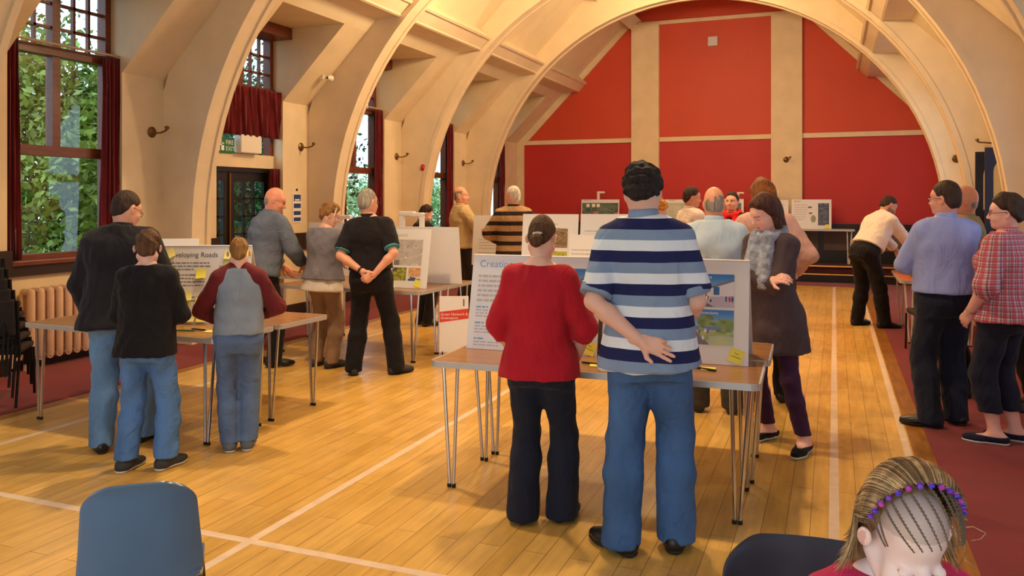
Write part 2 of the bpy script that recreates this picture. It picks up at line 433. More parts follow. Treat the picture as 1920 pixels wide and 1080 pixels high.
# ---- exit doors in the second bay: dark french doors with small panes
blk = mat('black_door_paint', rgb(24, 17, 16), rough=0.35)
dr = empty('door_1', kind='structure')
a, b = BAYS[3]; xw = RX(-1, HW)
mb = MB()
for y0, y1 in ((a, a + .06), (b - .06, b)): mb.box(xw - .14, xw - .02, y0, y1, 0, 2.06)
mb.box(xw - .14, xw - .02, a, b, 2.0, 2.06); mb.build('door_frame', blk, dr)
def leaf(y0, y1, nc):
    mb = MB()
    for p, q in ((y0, y0 + .10), (y1 - .10, y1)): mb.box(xw - .10, xw - .055, p, q, 0.01, 2.0)
    mb.box(xw - .10, xw - .055, y0 + .1, y1 - .1, 0.01, 0.95); mb.box(xw - .10, xw - .055, y0 + .1, y1 - .1, 1.88, 2.0)
    for k in range(1, nc): y = y0 + .1 + (y1 - y0 - .2) * k / nc; mb.box(xw - .095, xw - .06, y - .014, y + .014, .95, 1.88)
    for k in range(1, 4): z = .95 + .93 * k / 4; mb.box(xw - .095, xw - .06, y0 + .1, y1 - .1, z - .014, z + .014)
    d = mb.build('door_leaf', blk, dr)
    MB().quad((xw - .078, y0 + .09, .94), (xw - .078, y1 - .09, .94), (xw - .078, y1 - .09, 1.89), (xw - .078, y0 + .09, 1.89)).build('door_glass', glass_m, d)
    return d
mm = a + .45
leaf(a + .06, mm - .004, 2); l2 = leaf(mm + .004, b - .06, 3)
brass = mat('aged_brass', rgb(150, 112, 52), rough=0.3, metal=0.9)
MB().box(xw - .055, xw - .03, mm - .012, mm + .012, .06, 1.98).build('astragal', brass, l2)
# ---- dark blue doors with arched fanlights on the right wall
navy = mat('navy_door_paint', rgb(26, 38, 66), rough=0.45)
# ================================================================== doors on the right wall, fixtures, curtains, stage, garden
red_cloth = mat('red_curtain_cloth', rgb(102, 17, 22), rough=0.9, noise=0.15, nscale=6, sheen=0.3, spec=0.2)
d2 = empty('door_2', kind='structure')
def arch_leaf(x0, x1, y, h, m, name):
    """Door leaf standing open at right angles to the wall: arched glass over a red curtained light."""
    mb = MB(); w = x1 - x0; cx = (x0 + x1) / 2; r = w / 2 - .09; zb, zs = h - 0.78, h - .12 - r
    # frame members around an arched opening
    mb.box(x0, x0 + .09, y, y + .045, .01, h); mb.box(x1 - .09, x1, y, y + .045, .01, h); mb.box(x0 + .09, x1 - .09, y, y + .045, .01, 1.05)
    mb.box(x0 + .09, x1 - .09, y, y + .045, zb - .03, zb + .02)
    pts = [(cx - r, h)] + [(cx - r * math.cos(PI * k / 12), zs + r * math.sin(PI * k / 12)) for k in range(13)] + [(cx + r, h)]
    mb.prism(pts, y, y + .045)
    o = mb.build(name, m, d2)
    MB().quad((x0 + .08, y + .02, zb), (x1 - .08, y + .02, zb), (x1 - .08, y + .02, h - .08), (x0 + .08, y + .02, h - .08)).build('door_glass', glass_m, o)
    c = MB(); n = 24; ps = []
    for k in range(n + 1): ps.append((x0 + .085 + (w - .17) * k / n, y + .032 + .008 * math.sin(k * 1.9)))
    for (a_, b_), (c_, e_) in zip(ps, ps[1:]): c.quad((a_, b_, 1.06), (c_, e_, 1.06), (c_, e_, zb - .02), (a_, b_, zb - .02))
    c.build('door_curtain', red_cloth, o)
    return o
arch_leaf(1.72, 2.28, 12.15, 2.26, blk, 'door_leaf')
arch_leaf(1.74, 2.28, 11.55, 2.28, navy, 'door_leaf')

# ---- curtains
def curtain(y0, y1, z0, z1, label, xoff=.10, folds=9, group=None, sd=-1):
    mb = MB(); bm = mb.bm; n = folds * 8; nz = 14; rnd = random.Random(int(y0 * 100)); ph = rnd.random() * 6
    grid = []
    for j in range(nz + 1):
        v = j / nz; z = z0 + (z1 - z0) * v; row = []
        sq = 1.0 + 0.45 * (1 - v) ** 1.5 if z1 - z0 > 1 else 1.0 + .08 * (1 - v)
        for i in range(n + 1):
            u = i / n; y = (y0 + y1) / 2 + (u - .5) * (y1 - y0) * sq
            a = u * folds * 2 * PI + ph
            dx = .028 * math.sin(a) * (0.6 + .4 * (1 - v)) + .008 * math.sin(2.3 * a + 4 * v)
            row.append(bm.verts.new((RX(sd, HW - xoff - dx), y + .006 * math.sin(a * 1.7 + v * 3), z)))
        grid.append(row)
    for j in range(nz):
        for i in range(n): bm.faces.new((grid[j][i], grid[j][i + 1], grid[j + 1][i + 1], grid[j + 1][i]))
    o = mb.build('curtain', red_cloth, smooth=True)
    sm = o.modifiers.new('thick', 'SOLIDIFY'); sm.thickness = .006
    return tag(o, label, 'curtain', group)
rod_m = mat('pale_rod', rgb(190, 160, 120), rough=0.4)
BN = {2: 'nearest tall window', 4: 'window after the exit door', 5: 'second window after the exit door', 6: 'last window before the red wall'}
for k in (2, 4, 5, 6):
    a, b = BAYS[k]
    if k == 2: curtain(a - .0, a + .15, 1.06, 3.15, 'dark red curtain on the near side of the ' + BN[k], folds=4)
    if k == 4: curtain(a + .02, a + .16, 1.06, 3.15, 'dark red curtain on the near side of the ' + BN[k], folds=4)
    curtain(b - .20, b + .02, 1.06, 3.15, 'dark red curtain on the far side of the ' + BN[k], folds=5)
    rd = MB(); rd.tube([(RX(-1, HW - .10), a - .02, 3.17), (RX(-1, HW - .10), b + .03, 3.17)], .013); rd.sphere((RX(-1, HW - .10), b + .04, 3.17), .026)
    tag(rd.build('curtain_rod', rod_m, smooth=True), 'pale curtain rod above the ' + BN[k], 'curtain rod')
a, b = BAYS[3]
curtain(a - .02, b + .01, 2.47, 3.12, 'short red curtain gathered above the exit doors', folds=13)
curtain(b - .17, b + .0, .05, 2.06, 'dark red curtain hanging beside the dark exit doors', folds=4, xoff=.08)
# ---- exit sign and white box above the doors
green = mat('exit_green', rgb(20, 110, 70), rough=0.4); white_pl = mat('white_plastic', rgb(232, 222, 205), rough=0.4)
sign_white = mat('sign_white', rgb(236, 236, 226), rough=0.5)
def text_mesh(name, s, size, m, parent, loc, align='LEFT', basis=None, extrude=0.0):
    cu = bpy.data.curves.new(name, 'FONT'); cu.body = s; cu.size = size; cu.align_x = align; cu.extrude = extrude; cu.resolution_u = 3
    o = bpy.data.objects.new(name, cu); COL.objects.link(o)
    dg = bpy.context.evaluated_depsgraph_get(); me = bpy.data.meshes.new_from_object(o.evaluated_get(dg))
    bpy.data.objects.remove(o); bpy.data.curves.remove(cu)
    me.materials.clear()
    t = link_mesh(name, me, m, parent)
    if basis is not None: t.matrix_local = Matrix.Translation(loc) @ basis
    else: t.location = loc
    return t
FACE_PX = Matrix(((0, 0, 1, 0), (1, 0, 0, 0), (0, 1, 0, 0), (0, 0, 0, 1)))     # text on a wall, readable from the hall side (+x)
MB_ = MB(); sx = RX(-1, HW) + .01
p0 = on_x(398, 285, sx); p1 = on_x(437, 259, sx)
es = MB().box(sx - .02, sx + .012, p0.y, p1.y, p0.z, p1.z, bev=.004).build('exit_sign', green)
tag(es, 'green and white fire exit sign over the dark double doors', 'sign')
cyy, czz = p0.y + (p1.y - p0.y) * .6, (p0.z + p1.z) / 2
hh = (p1.z - p0.z)
text_mesh('lettering', 'FIRE\nEXIT', hh * .40, sign_white, es, (sx + .014, cyy, czz + hh * .06), basis=FACE_PX)
mb = MB(); q = sx + .013; yy = p0.y + (p1.y - p0.y) * .36
mb.box(q, q + .002, yy - .10, yy - .16, czz - hh * .36, czz + hh * .36)           # door shape of the pictogram
mb.box(q, q + .002, yy - .02, yy + .02, czz - hh * .02, czz + hh * .2); mb.box(q, q + .002, yy - .015, yy + .015, czz + hh * .24, czz + hh * .38)
mb.box(q, q + .002, yy - .05, yy - .015, czz - hh * .36, czz + hh * .0); mb.box(q, q + .002, yy + .01, yy + .06, czz - hh * .34, czz - hh * .02); mb.box(q, q + .002, yy - .06, yy + .06, czz + hh * .08, czz + hh * .15)
mb.build('running_figure', sign_white, es)
p0 = on_x(441, 286, sx); p1 = on_x(480, 256, sx)
tag(MB().box(sx - .02, sx + .10, p0.y, p1.y, p0.z, p1.z, bev=.012).build('emergency_light', white_pl), 'plain white box light above the exit doors beside the green sign', 'emergency light')

# ---- wall sconces: old brass gas brackets on the piers
old_brass = mat('tarnished_brass', rgb(120, 92, 52), rough=0.4, metal=0.8, noise=0.3, nscale=30)
def sconce(p, nrm, label, arm=.22, swing=.0):
    """p: point on the wall, nrm: direction out of the wall."""
    e = empty('wall_sconce', p, label=label, cat='wall bracket', group='brass wall brackets')
    e.rotation_euler = (0, 0, math.atan2(nrm[1], nrm[0]))
    MB().lathe([(0, -.005), (.062, -.005), (.062, .008), (.05, .018), (.03, .024), (.022, .04), (0, .045)], 20, ax='x').build('rosette', old_brass, e, True)
    MB().tube([(.03, 0, 0), (.08, 0, -.012), (.13, swing * .5, -.01), (arm - .02, swing, .012), (arm, swing, .03)], [.011, .010, .010, .010, .013]).build('arm', old_brass, e, True)
    MB().lathe([(0, .0), (.022, .004), (.026, .02), (.018, .035), (0, .036)], 14, c=(arm, swing, .026)).build('cup', old_brass, e, True)
    return e
names = ['pier beside the nearest tall window', 'pier beside the fire exit doors', 'third pier along the window wall', 'fourth pier along the window wall']
for i, nm in zip((3, 4, 5, 6), names): sconce((RX(-1, HP), WEBS[i] - .17, 2.39), (1, 0), 'brass wall bracket with a bent arm on the ' + nm)
sconce((RX(1, HP), WEBS[5] - .12, 2.40), (-1, 0), 'brass wall bracket over the dark doors on the right wall', arm=.36)
sconce((1.9, WEBS[6] - .02, 2.32), (-.3, -1), 'small brass bracket on the far right-hand pier', arm=.12)
sconce((-.95, Y1 - .12, 2.49), (.2, -1), 'brass wall bracket on the right cream column of the red wall', arm=.2, swing=.05)
sconce((-3.99, Y1 - .12, 2.42), (.2, -1), 'brass wall bracket on the left cream column of the red wall', arm=.2, swing=.05)
# ---- white box high on the red wall, red bell, lamp bracket on the second pier
p = on_y(1337, 78, Y1); s_ = .105
tag(MB().box(p.x - s_, p.x + s_, Y1 - .07, Y1 + .01, p.z - s_, p.z + s_, bev=.012).build('wall_speaker', mat('pale_grey_plastic', rgb(205, 200, 205), rough=0.45)), 'small pale square speaker box high on the red wall', 'speaker')
p = on_x(801, 315, RX(-1, RA - .0)); 
bell = empty('alarm_bell', (RX(-1, RA) , WEBS[5] + .02, p.z), label='red round alarm bell at the edge of the third arch', cat='alarm bell')
red_pl = mat('red_enamel', rgb(190, 24, 24), rough=0.3)
MB().lathe([(0, .07), (.03, .068), (.055, .05), (.062, .02), (.062, .008)], 20, ax='x').build('gong', red_pl, bell, True)
MB().box(-.005, .012, -.04, .04, -.04, .04, bev=.004).build('back_plate', red_pl, bell)
cl = empty('flood_light', (RX(-1, HP - .42), WEBS[4] - .22, SPR + .36), label='small white spot lamp on the slope above the second pier', cat='spot lamp')
MB().lathe([(0, -.03), (.03, -.03), (.03, .0), (.012, .012), (.012, .04), (0, .04)], 14).build('mount', white_pl, cl, True)
MB().lathe([(.02, 0), (.05, .09), (.046, .09), (.016, .0)], 16, ax='y').xf(Matrix.Translation((.07, -.01, -.01))).build('lamp_head', white_pl, cl, True)
MB().tube([(0, 0, 0), (.04, 0, .0), (.07, 0, -.005)], .009).build('arm', white_pl, cl, True)

# ---- blue notice on the second pier
blue = mat('notice_blue', rgb(44, 62, 128), rough=0.5); paper = mat('white_paper', rgb(240, 236, 226), rough=0.7)
xn = RX(-1, HP) + .004
p0 = on_x(549, 363, xn); p1 = on_x(564, 417, xn)
no = MB().box(xn - .006, xn + .006, p0.y, p1.y, p1.z, p0.z).build('wall_notice', paper); tag(no, 'tall narrow white notice with blue panels on the second pier', 'notice')
H_ = p0.z - p1.z; L_ = p1.y - p0.y
for f0, f1 in ((.03, .26), (.34, .5), (.60, .74), (.82, .95)): MB().box(xn + .006, xn + .008, p0.y + L_ * .08, p1.y - L_ * .06, p0.z - H_ * f1, p0.z - H_ * f0).build('blue_panel', blue, no)
MB().box(xn + .008, xn + .009, p0.y + L_ * .2, p1.y - L_ * .2, p0.z - H_ * .24, p0.z - H_ * .19).build('white_label', paper, no)
MB().lathe([(0, -.002), (.018, -.002), (.018, .006), (0, .01)], 12, c=(xn, (p0.y + p1.y) / 2, p0.z + .055), ax='x').build('hook', blk, no, True)

# ---- radiator under the nearest window
cream_r = mat('radiator_paint', rgb(216, 178, 150), rough=0.4, noise=0.06, nscale=10)
ra, rb = BAYS[2][0] + .17, BAYS[2][1] - .03
rad = empty('radiator', (RX(-1, HW - .118), (ra + rb) / 2, 0), label='cream cast iron column radiator under the nearest tall window', cat='radiator')
n = 11
for i in range(n):
    y = (i - (n - 1) / 2) * (rb - ra) / n
    s = MB()
    for dx in (-.05, .05): s.tube([(dx, y, .12), (dx, y, .15), (dx, y, .74), (dx, y, .77)], [.026, .036, .036, .026], 10)
    for z in (.13, .75): s.tube([(-.06, y, z), (.06, y, z)], .036, 10)
    s.build('column', cream_r, rad, True)
v = MB(); e_ = -(rb - ra) / 2
v.tube([(0, e_ - .13, 0.0), (0, e_ - .13, .22)], .016); v.lathe([(0, .06), (.035, .06), (.04, .1), (.028, .14), (.036, .17), (.03, .2), (0, .2)], 14, c=(0, e_ - .13, 0)); v.tube([(0, e_ - .13, .13), (0, e_ - .02, .13)], .018)
v.build('valve', cream_r, rad, True)
for dy in (e_ + .05, -e_ - .05): MB().tube([(0, dy, 0), (0, dy, .12)], [.04, .028]).build('foot', cream_r, rad, True)

# ---- low stage in front of the red wall
stage_m = mat('stage_carpet', rgb(78, 22, 24), rough=0.9, noise=0.15, nscale=3)
st = MB().box(RX(-1, HP) + .02, RX(1, HP) - .02, 17.55, Y1 - .10, 0, .315).build('stage', stage_m)
tag(st, 'low dark red stage along the foot of the red wall', 'stage')
gold = mat('brass_nosing', rgb(226, 178, 100), rough=0.25, metal=0.6)
MB().box(RX(-1, HP) + .02, RX(1, HP) - .02, 17.50, 17.60, .285, .3165, bev=.006).build('nosing', gold, st)
stp = MB().box(RX(-1, HP) + .4, RX(1, HP) - .1, 17.22, 17.54, .0, .165).build('step', blk, st)
MB().box(RX(-1, HP) + .4, RX(1, HP) - .1, 17.19, 17.27, .15, .175, bev=.006).build('nosing', gold, stp)

# ---- garden outside the windows
lawn = MB().box(-40, RX(-1, OUT) - .01, -12, 45, -.35, -.15).build('lawn', mat('lawn_grass', rgb(70, 110, 40), rough=0.9, noise=0.3, nscale=1.5)); tag(lawn, kind='structure')
bark = mat('bark', rgb(70, 52, 38), rough=0.9, noise=0.3, nscale=8)
def leaf_mat(name, c):
    m = mat(name, c, rough=0.5, noise=0.45, nscale=2.2)
    return m
LG = [leaf_mat('leaf_mid_green', rgb(78, 122, 44)), leaf_mat('leaf_yellow_green', rgb(128, 150, 58)), leaf_mat('leaf_deep_green', rgb(44, 96, 44)), leaf_mat('leaf_pale_green', rgb(150, 188, 118))]
def tree(loc, h, r, n, label, mi, seed, low=0.1, size=.062):
    e = empty('tree', loc, label=label, cat='tree', group='trees outside the windows')
    MB().tube([(0, 0, -.2), (.05, .03, h * .3), (-.04, .05, h * .6), (.02, 0, h * .85)], [.16, .12, .08, .03]).build('trunk', bark, e, True)
    rs = np.random.RandomState(seed)
    c = rs.normal(size=(26, 3)); c /= np.linalg.norm(c, axis=1)[:, None]; c *= rs.uniform(.35, .85, (26, 1))
    k = rs.randint(0, 26, n); o = rs.normal(size=(n, 3)) * .19 + c[k]
    P = o * np.array([r, r, h * (1 - low) * .52]) + np.array([0, 0, h * (low + (1 - low) * .5)])
    P[:, 2] = np.maximum(P[:, 2], .05)
    A = rs.normal(size=(n, 3)); A /= np.linalg.norm(A, axis=1)[:, None]; B = np.cross(A, rs.normal(size=(n, 3))); B /= np.linalg.norm(B, axis=1)[:, None]
    s = size * rs.uniform(.6, 1.3, (n, 1))
    V = np.stack([P - A * s, P + B * s * .55, P + A * s, P - B * s * .55], 1).reshape(-1, 3)
    me = bpy.data.meshes.new('foliage'); me.from_pydata(V.tolist(), [], np.arange(4 * n).reshape(-1, 4).tolist())
    f = link_mesh('foliage', me, LG[mi], e)
for args in [((-10.2, 8.6, -.15), 4.3, 2.0, 26000, 'yellow green leafy tree filling the nearest tall window', 1, 1, .02),
             ((-11.2, 11.6, -.15), 4.6, 2.1, 22000, 'mid green tree behind the right half of the nearest window', 2, 2, .05),
             ((-13.0, 7.2, -.15), 6.4, 2.6, 16000, 'taller green tree set back behind the nearest window', 0, 3, .2),
             ((-12.5, 15.0, -.15), 5.2, 2.3, 16000, 'dark green tree seen through the exit doors', 2, 4, .05),
             ((-15.5, 20.5, -.15), 3.6, 2.4, 16000, 'low green tree seen through the window after the exit door', 3, 5, .02),
             ((-14.8, 26.0, -.15), 3.0, 2.4, 16000, 'pale green tree seen through the farther windows', 3, 6, .02)]: tree(*args)

# ---- white and blue leaflet on the right-hand arch
p0 = on_y(1811, 371, 12.69); p1 = on_y(1826, 401, 12.69)
lf = MB().box(p0.x, p1.x, 12.675, 12.705, p1.z, p0.z).build('wall_leaflet', paper); tag(lf, 'white leaflet with a blue block on the right-hand arch beside the dark doors', 'leaflet')
MB().box(p0.x + .03, p1.x - .02, 12.672, 12.676, p1.z + .02, p1.z + .15).build('blue_block', mat('leaflet_blue', rgb(40, 90, 160), rough=.5), lf)
# ================================================================== tables, boards, chairs, small things
lam = mat('brown_laminate', rgb(158, 110, 70), rough=0.24, noise=0.15, nscale=5, stretch=(1, 8, 1))
edge_m = mat('table_edge_trim', rgb(188, 188, 190), rough=0.35, metal=0.3)
chrome = mat('chrome_tube', rgb(200, 200, 205), rough=0.22, metal=1.0)
rubber = mat('black_rubber', rgb(18, 18, 18), rough=0.7)
whitish_leg = mat('white_leg', rgb(215, 205, 195), rough=0.35)
def table(c, L, D, label, rz=0.0, H=.72, top=lam, leg_m=chrome, group='folding tables'):
    e = empty('folding_table', c, rz, label, 'table', group)
    MB().box(-L / 2 + .012, L / 2 - .012, -D / 2 + .012, D / 2 - .012, H - .02, H).build('table_top', top, e)
    mb = MB(); r = .045
    for z0, z1, o in ((H - .034, H - .001, 0.0),):
        pts = []
        for sx_, sy_, a0 in ((1, -1, -90), (1, 1, 0), (-1, 1, 90), (-1, -1, 180)):
            for k in range(5):
                a = math.radians(a0 + 22.5 * k); pts.append((sx_ * (L / 2 - r) + r * math.cos(a), sy_ * (D / 2 - r) + r * math.sin(a)))
        inn = [(x * (1 - .03 / (L / 2)), y * (1 - .03 / (D / 2))) for x, y in pts]
        n = len(pts)
        V = [[mb.bm.verts.new((p[0], p[1], z)) for p in q] for q, z in ((pts, z0), (pts, z1), (inn, z1), (inn, z0))]
        for a_, b_ in zip(V, V[1:] + V[:1]):
            for k in range(n): mb.bm.faces.new((a_[k], a_[(k + 1) % n], b_[(k + 1) % n], b_[k]))
    mb.build('edge_trim', edge_m, e)
    for sx_ in (-1, 1):
        for sy_ in (-1, 1):
            xt, yt = sx_ * (L / 2 - .10), sy_ * (D / 2 - .07); xb, yb = sx_ * (L / 2 - .115), sy_ * (D / 2 - .055)
            mb = MB()
            mb.tube([(xt + .05 * -sx_, yt, H - .03), (xt - .045 * sx_, yt, H - .06), (xb - .012 * sx_, yb, .02)], .0105, 8)
            mb.tube([(xt + .045 * sx_, yt, H - .03), (xt + .04 * sx_, yt, H - .06), (xb + .012 * sx_, yb, .02)], .0105, 8)
            mb.tube([(xt - .05 * sx_, yt, H - .035), (xt + .045 * sx_, yt, H - .035)], .0105, 8)
            lg = mb.build('leg', leg_m, e, True)
            MB().tube([(xb - .014 * sx_, yb, 0), (xb - .014 * sx_, yb, .02)], .0125, 8).tube([(xb + .014 * sx_, yb, 0), (xb + .014 * sx_, yb, .02)], .0125, 8).build('rubber_foot', rubber, lg)
    return e
T = table
T((-1.245, 4.46, 0), 1.80, .61, 'brown table in front of the couple in red and striped shirts', rz=.03)
T((-1.245, 5.10, 0), 1.80, .61, 'brown table pushed against the far side of the front centre table', rz=.03)
T((-4.68, 4.58, 0), 1.84, .61, 'brown table that the two boys lean over', rz=-.03)
T((-4.66, 5.22, 0), 1.84, .61, 'brown table behind the roads board at left', rz=-.03)
T((-4.72, 7.50, 0), 1.84, .61, 'brown table in front of the man in the black polo shirt', rz=-.02)
T((-4.70, 8.13, 0), 1.84, .61, 'brown table behind the green network board', rz=-.02)
T((-3.70, 10.6, 0), 1.70, .62, 'table in front of the man in the beige jacket')
T((-6.20, 8.40, 0), 1.0, .62, 'small table by the wall between the bald head and the fair hair')
T((-2.10, 8.1, 0), 2.04, .65, 'table carrying boards beyond the man in the light blue shirt')
T((1.10, 10.95, 0), .82, 1.5, 'table with white edge at which the man in the white shirt bends', top=mat('orange_laminate', rgb(200, 110, 60), rough=.35), leg_m=whitish_leg)

# ---- printed boards
foam = mat('white_foam_board', rgb(232, 230, 232), rough=0.55)
ink = mat('grey_ink', rgb(128, 130, 150), rough=0.7); ink_d = mat('dark_ink', rgb(70, 76, 110), rough=0.7); ink_b = mat('blue_ink', rgb(70, 110, 180), rough=0.7); ink_w = mat('white_ink', rgb(236, 240, 245), rough=0.7)
ink_f = mat('faint_ink', rgb(188, 182, 182), rough=0.7); ink_bl = mat('light_blue_ink', rgb(120, 170, 210), rough=0.7)
note_m = mat('yellow_note_paper', rgb(238, 226, 90), rough=0.8); note_p = mat('pale_yellow_note_paper', rgb(236, 226, 140), rough=0.8)
pic_m = bpy.data.materials.new('printed_picture'); pic_m.use_nodes = True
_a = N(pic_m.node_tree, 'ShaderNodeAttribute'); _a.attribute_name = 'ink'; pic_m.node_tree.links.new(_a.outputs['Color'], pic_m.node_tree.nodes['Principled BSDF'].inputs['Base Color'])
pic_m.node_tree.nodes['Principled BSDF'].inputs['Roughness'].default_value = 0.5
def picture(name, parent, x, y, w, h, fn, nx=96, z=.0012):
    ny = max(8, int(nx * h / w)); V = []; F = []; 
    for j in range(ny + 1):
        for i in range(nx + 1): V.append((x + w * i / nx, y + h * j / ny, z))
    for j in range(ny):
        for i in range(nx): a = j * (nx + 1) + i; F.append((a, a + 1, a + nx + 2, a + nx + 1))
    me = bpy.data.meshes.new(name); me.from_pydata(V, [], F)
    u, v = np.meshgrid((np.arange(nx) + .5) / nx, (np.arange(ny) + .5) / ny)
    c = np.clip(fn(u, v, np.random.RandomState(len(name) + nx + int(x * 1000) % 977)), 0, 255) / 255.0
    c = np.where(c <= .04045, c / 12.92, ((c + .055) / 1.055) ** 2.4).reshape(-1, 3)
    c4 = np.concatenate([c, np.ones((len(c), 1))], 1)
    at_ = me.color_attributes.new('ink', 'FLOAT_COLOR', 'CORNER'); at_.data.foreach_set('color', np.repeat(c4, 4, 0).ravel())
    return link_mesh(name, me, pic_m, parent)
def vnoise(u, v, rs, n=6):
    g = rs.rand(n + 2, n + 2); x, y = u * n, v * n; i, j = x.astype(int), y.astype(int); fx, fy = x - i, y - j
    fx = fx * fx * (3 - 2 * fx); fy = fy * fy * (3 - 2 * fy)
    return (g[j, i] * (1 - fx) + g[j, i + 1] * fx) * (1 - fy) + (g[j + 1, i] * (1 - fx) + g[j + 1, i + 1] * fx) * fy
def A(*c): return np.array(c, float)
def mixc(a, b, t): return a * (1 - t[..., None]) + b * t[..., None]
def blob(u, v, cu, cv, ru, rv, n=0): return ((u - cu) / ru) ** 2 + ((v - cv) / rv) ** 2 + n < 1
def street(u, v, rs):
    c = mixc(A(150, 190, 225), A(50, 120, 200), np.clip((v - .45) * 2, 0, 1)); n = vnoise(u, v, rs, 14)
    hor = .5 + .32 * np.clip((u - .42) / .58, 0, 1)
    c[v < .42] = A(190, 180, 200); c[(v < .45 - .8 * (u - .1)) & (v < .4)] = A(110, 105, 110)
    m = (u > .45) & (v < hor) & (v > .30 + .1 * (u - .5)); c[m] = A(222, 220, 228)
    m = (u > .45) & (np.abs(v - hor) < .03); c[m] = A(120, 110, 120)
    m = (u > .64) & (u < .74) & (v > .36) & (v < .62); c[m] = A(50, 100, 170)
    m = blob(u, v, .16, .72, .33, .36, (n - .5) * .9); c[m] = mixc(A(80, 110, 70), A(150, 170, 110), n)[m]
    m = (u > .1) & (u < .2) & (v < .5) & (v > .1); c[m] = A(90, 75, 70)
    for k in range(26):
        x, y = rs.uniform(0, .6), rs.uniform(.18, .45); q = [A(240, 240, 240), A(200, 70, 80), A(60, 70, 120), A(230, 210, 110), A(90, 150, 110)][rs.randint(5)]
        c[blob(u, v, x, y, .018, .05)] = q
    for x, q in ((.86, A(60, 90, 170)), (.92, A(200, 60, 70)), (.97, A(60, 80, 150))): c[blob(u, v, x, .25, .02, .09)] = q
    return c
def path_scene(u, v, rs):
    c = mixc(A(180, 205, 230), A(60, 130, 205), np.clip((v - .45) * 2, 0, 1)); n = vnoise(u, v, rs, 12); n2 = vnoise(u, v, rs, 5)
    m = v < .45 + .1 * np.sin(u * 5); c[m] = mixc(A(150, 165, 110), A(190, 195, 130), n)[m]
    m = (v < .42) & (u < .62 - v * .6); c[m] = A(128, 118, 130)
    m = (v < .25) & (u > .6); c[m] = mixc(A(200, 205, 150), A(160, 190, 190), n2)[m]
    for cu, cv, ru, rv in ((.55, .66, .13, .18), (.88, .55, .22, .2), (.25, .46, .14, .09), (.03, .7, .08, .35)):
        m = blob(u, v, cu, cv, ru, rv, (n - .5) * .8); c[m] = mixc(A(95, 125, 75), A(165, 180, 105), n)[m]
    m = (np.abs(v - .47) < .05) & (np.abs(u - .5) < .3) & (n > .4); c[m] = A(110, 140, 190)
    for k in range(14):
        x, y = rs.uniform(.3, .6), rs.uniform(.1, .4); c[blob(u, v, x, y, .02, .06)] = [A(230, 230, 235), A(170, 90, 90), A(90, 120, 170)][rs.randint(3)]
    return c
def aerial(base, hi):
    def f(u, v, rs):
        n = vnoise(u, v, rs, 9); n2 = vnoise(u, v, rs, 22); c = mixc(A(*base), A(*hi), np.clip(.6 * n + .4 * n2, 0, 1))
        for k in range(5):
            a, b = rs.uniform(0, 1), rs.uniform(-1, 1); c[np.abs(v - a - b * (u - .5)) < .012] = (A(*hi) * .6 + 90)
        return c
    return f
def land_map(u, v, rs):
    n = vnoise(u, v, rs, 5); c = mixc(A(178, 168, 168), A(206, 198, 194), n); c[np.abs(vnoise(u, v, rs, 4) - .5) < .02] = A(235, 228, 222); c[np.abs(vnoise(u, v, rs, 7) - .5) < .015] = A(150, 150, 150)
    m = (u < .2) & (v < .2); c[m] = A(130, 122, 122); return c
def green_map(u, v, rs):
    n = vnoise(u, v, rs, 6); c = mixc(A(60, 80, 70), A(110, 125, 110), n); n2 = vnoise(u, v, rs, 5); c[(n2 > .66) & (v < .6)] = A(190, 110, 150); c[np.abs(vnoise(u, v, rs, 6) - .5) < .03] = A(120, 140, 140); return c
def pale_map(u, v, rs): n = vnoise(u, v, rs, 5); c = mixc(A(170, 180, 165), A(215, 212, 200), n); c[v < .3] = A(150, 165, 165); return c
def yellow_map(u, v, rs): n = vnoise(u, v, rs, 7); c = mixc(A(190, 185, 60), A(120, 130, 60), n); c[np.abs(vnoise(u, v, rs, 4) - .5) < .06] = A(90, 80, 60); return c
def hot_map(u, v, rs): n = vnoise(u, v, rs, 5); c = mixc(A(120, 180, 60), A(230, 190, 50), n); c[n > .72] = A(225, 100, 40); c[blob(u, v, .08, .2, .12, .3)] = A(80, 60, 140); return c
def sky_ground(u, v, rs): n = vnoise(u, v, rs, 9); c = mixc(A(200, 130, 80), A(235, 190, 150), n); c[v < .35] = A(215, 215, 235); c[(v < .16 + .2 * n * (np.abs(u - .4) < .25))] = A(80, 85, 110); return c
def dark_table(u, v, rs):
    c = np.zeros(u.shape + (3,)) + A(52, 62, 92); r = (v * 14) % 1; c[(r > .35) & (r < .6) & (np.abs(u - .5) < .38) & (vnoise(u, v, rs, 12) > .3)] = A(150, 158, 180); return c
def round_plan(u, v, rs):
    c = np.zeros(u.shape + (3,)) + A(232, 230, 232); m = blob(u, v, .5, .5, .46, .46); c[m] = A(150, 150, 150); m = blob(u, v, .5, .5, .36, .36); c[m] = mixc(A(180, 180, 60), A(120, 130, 160), vnoise(u, v, rs, 5))[m]; return c

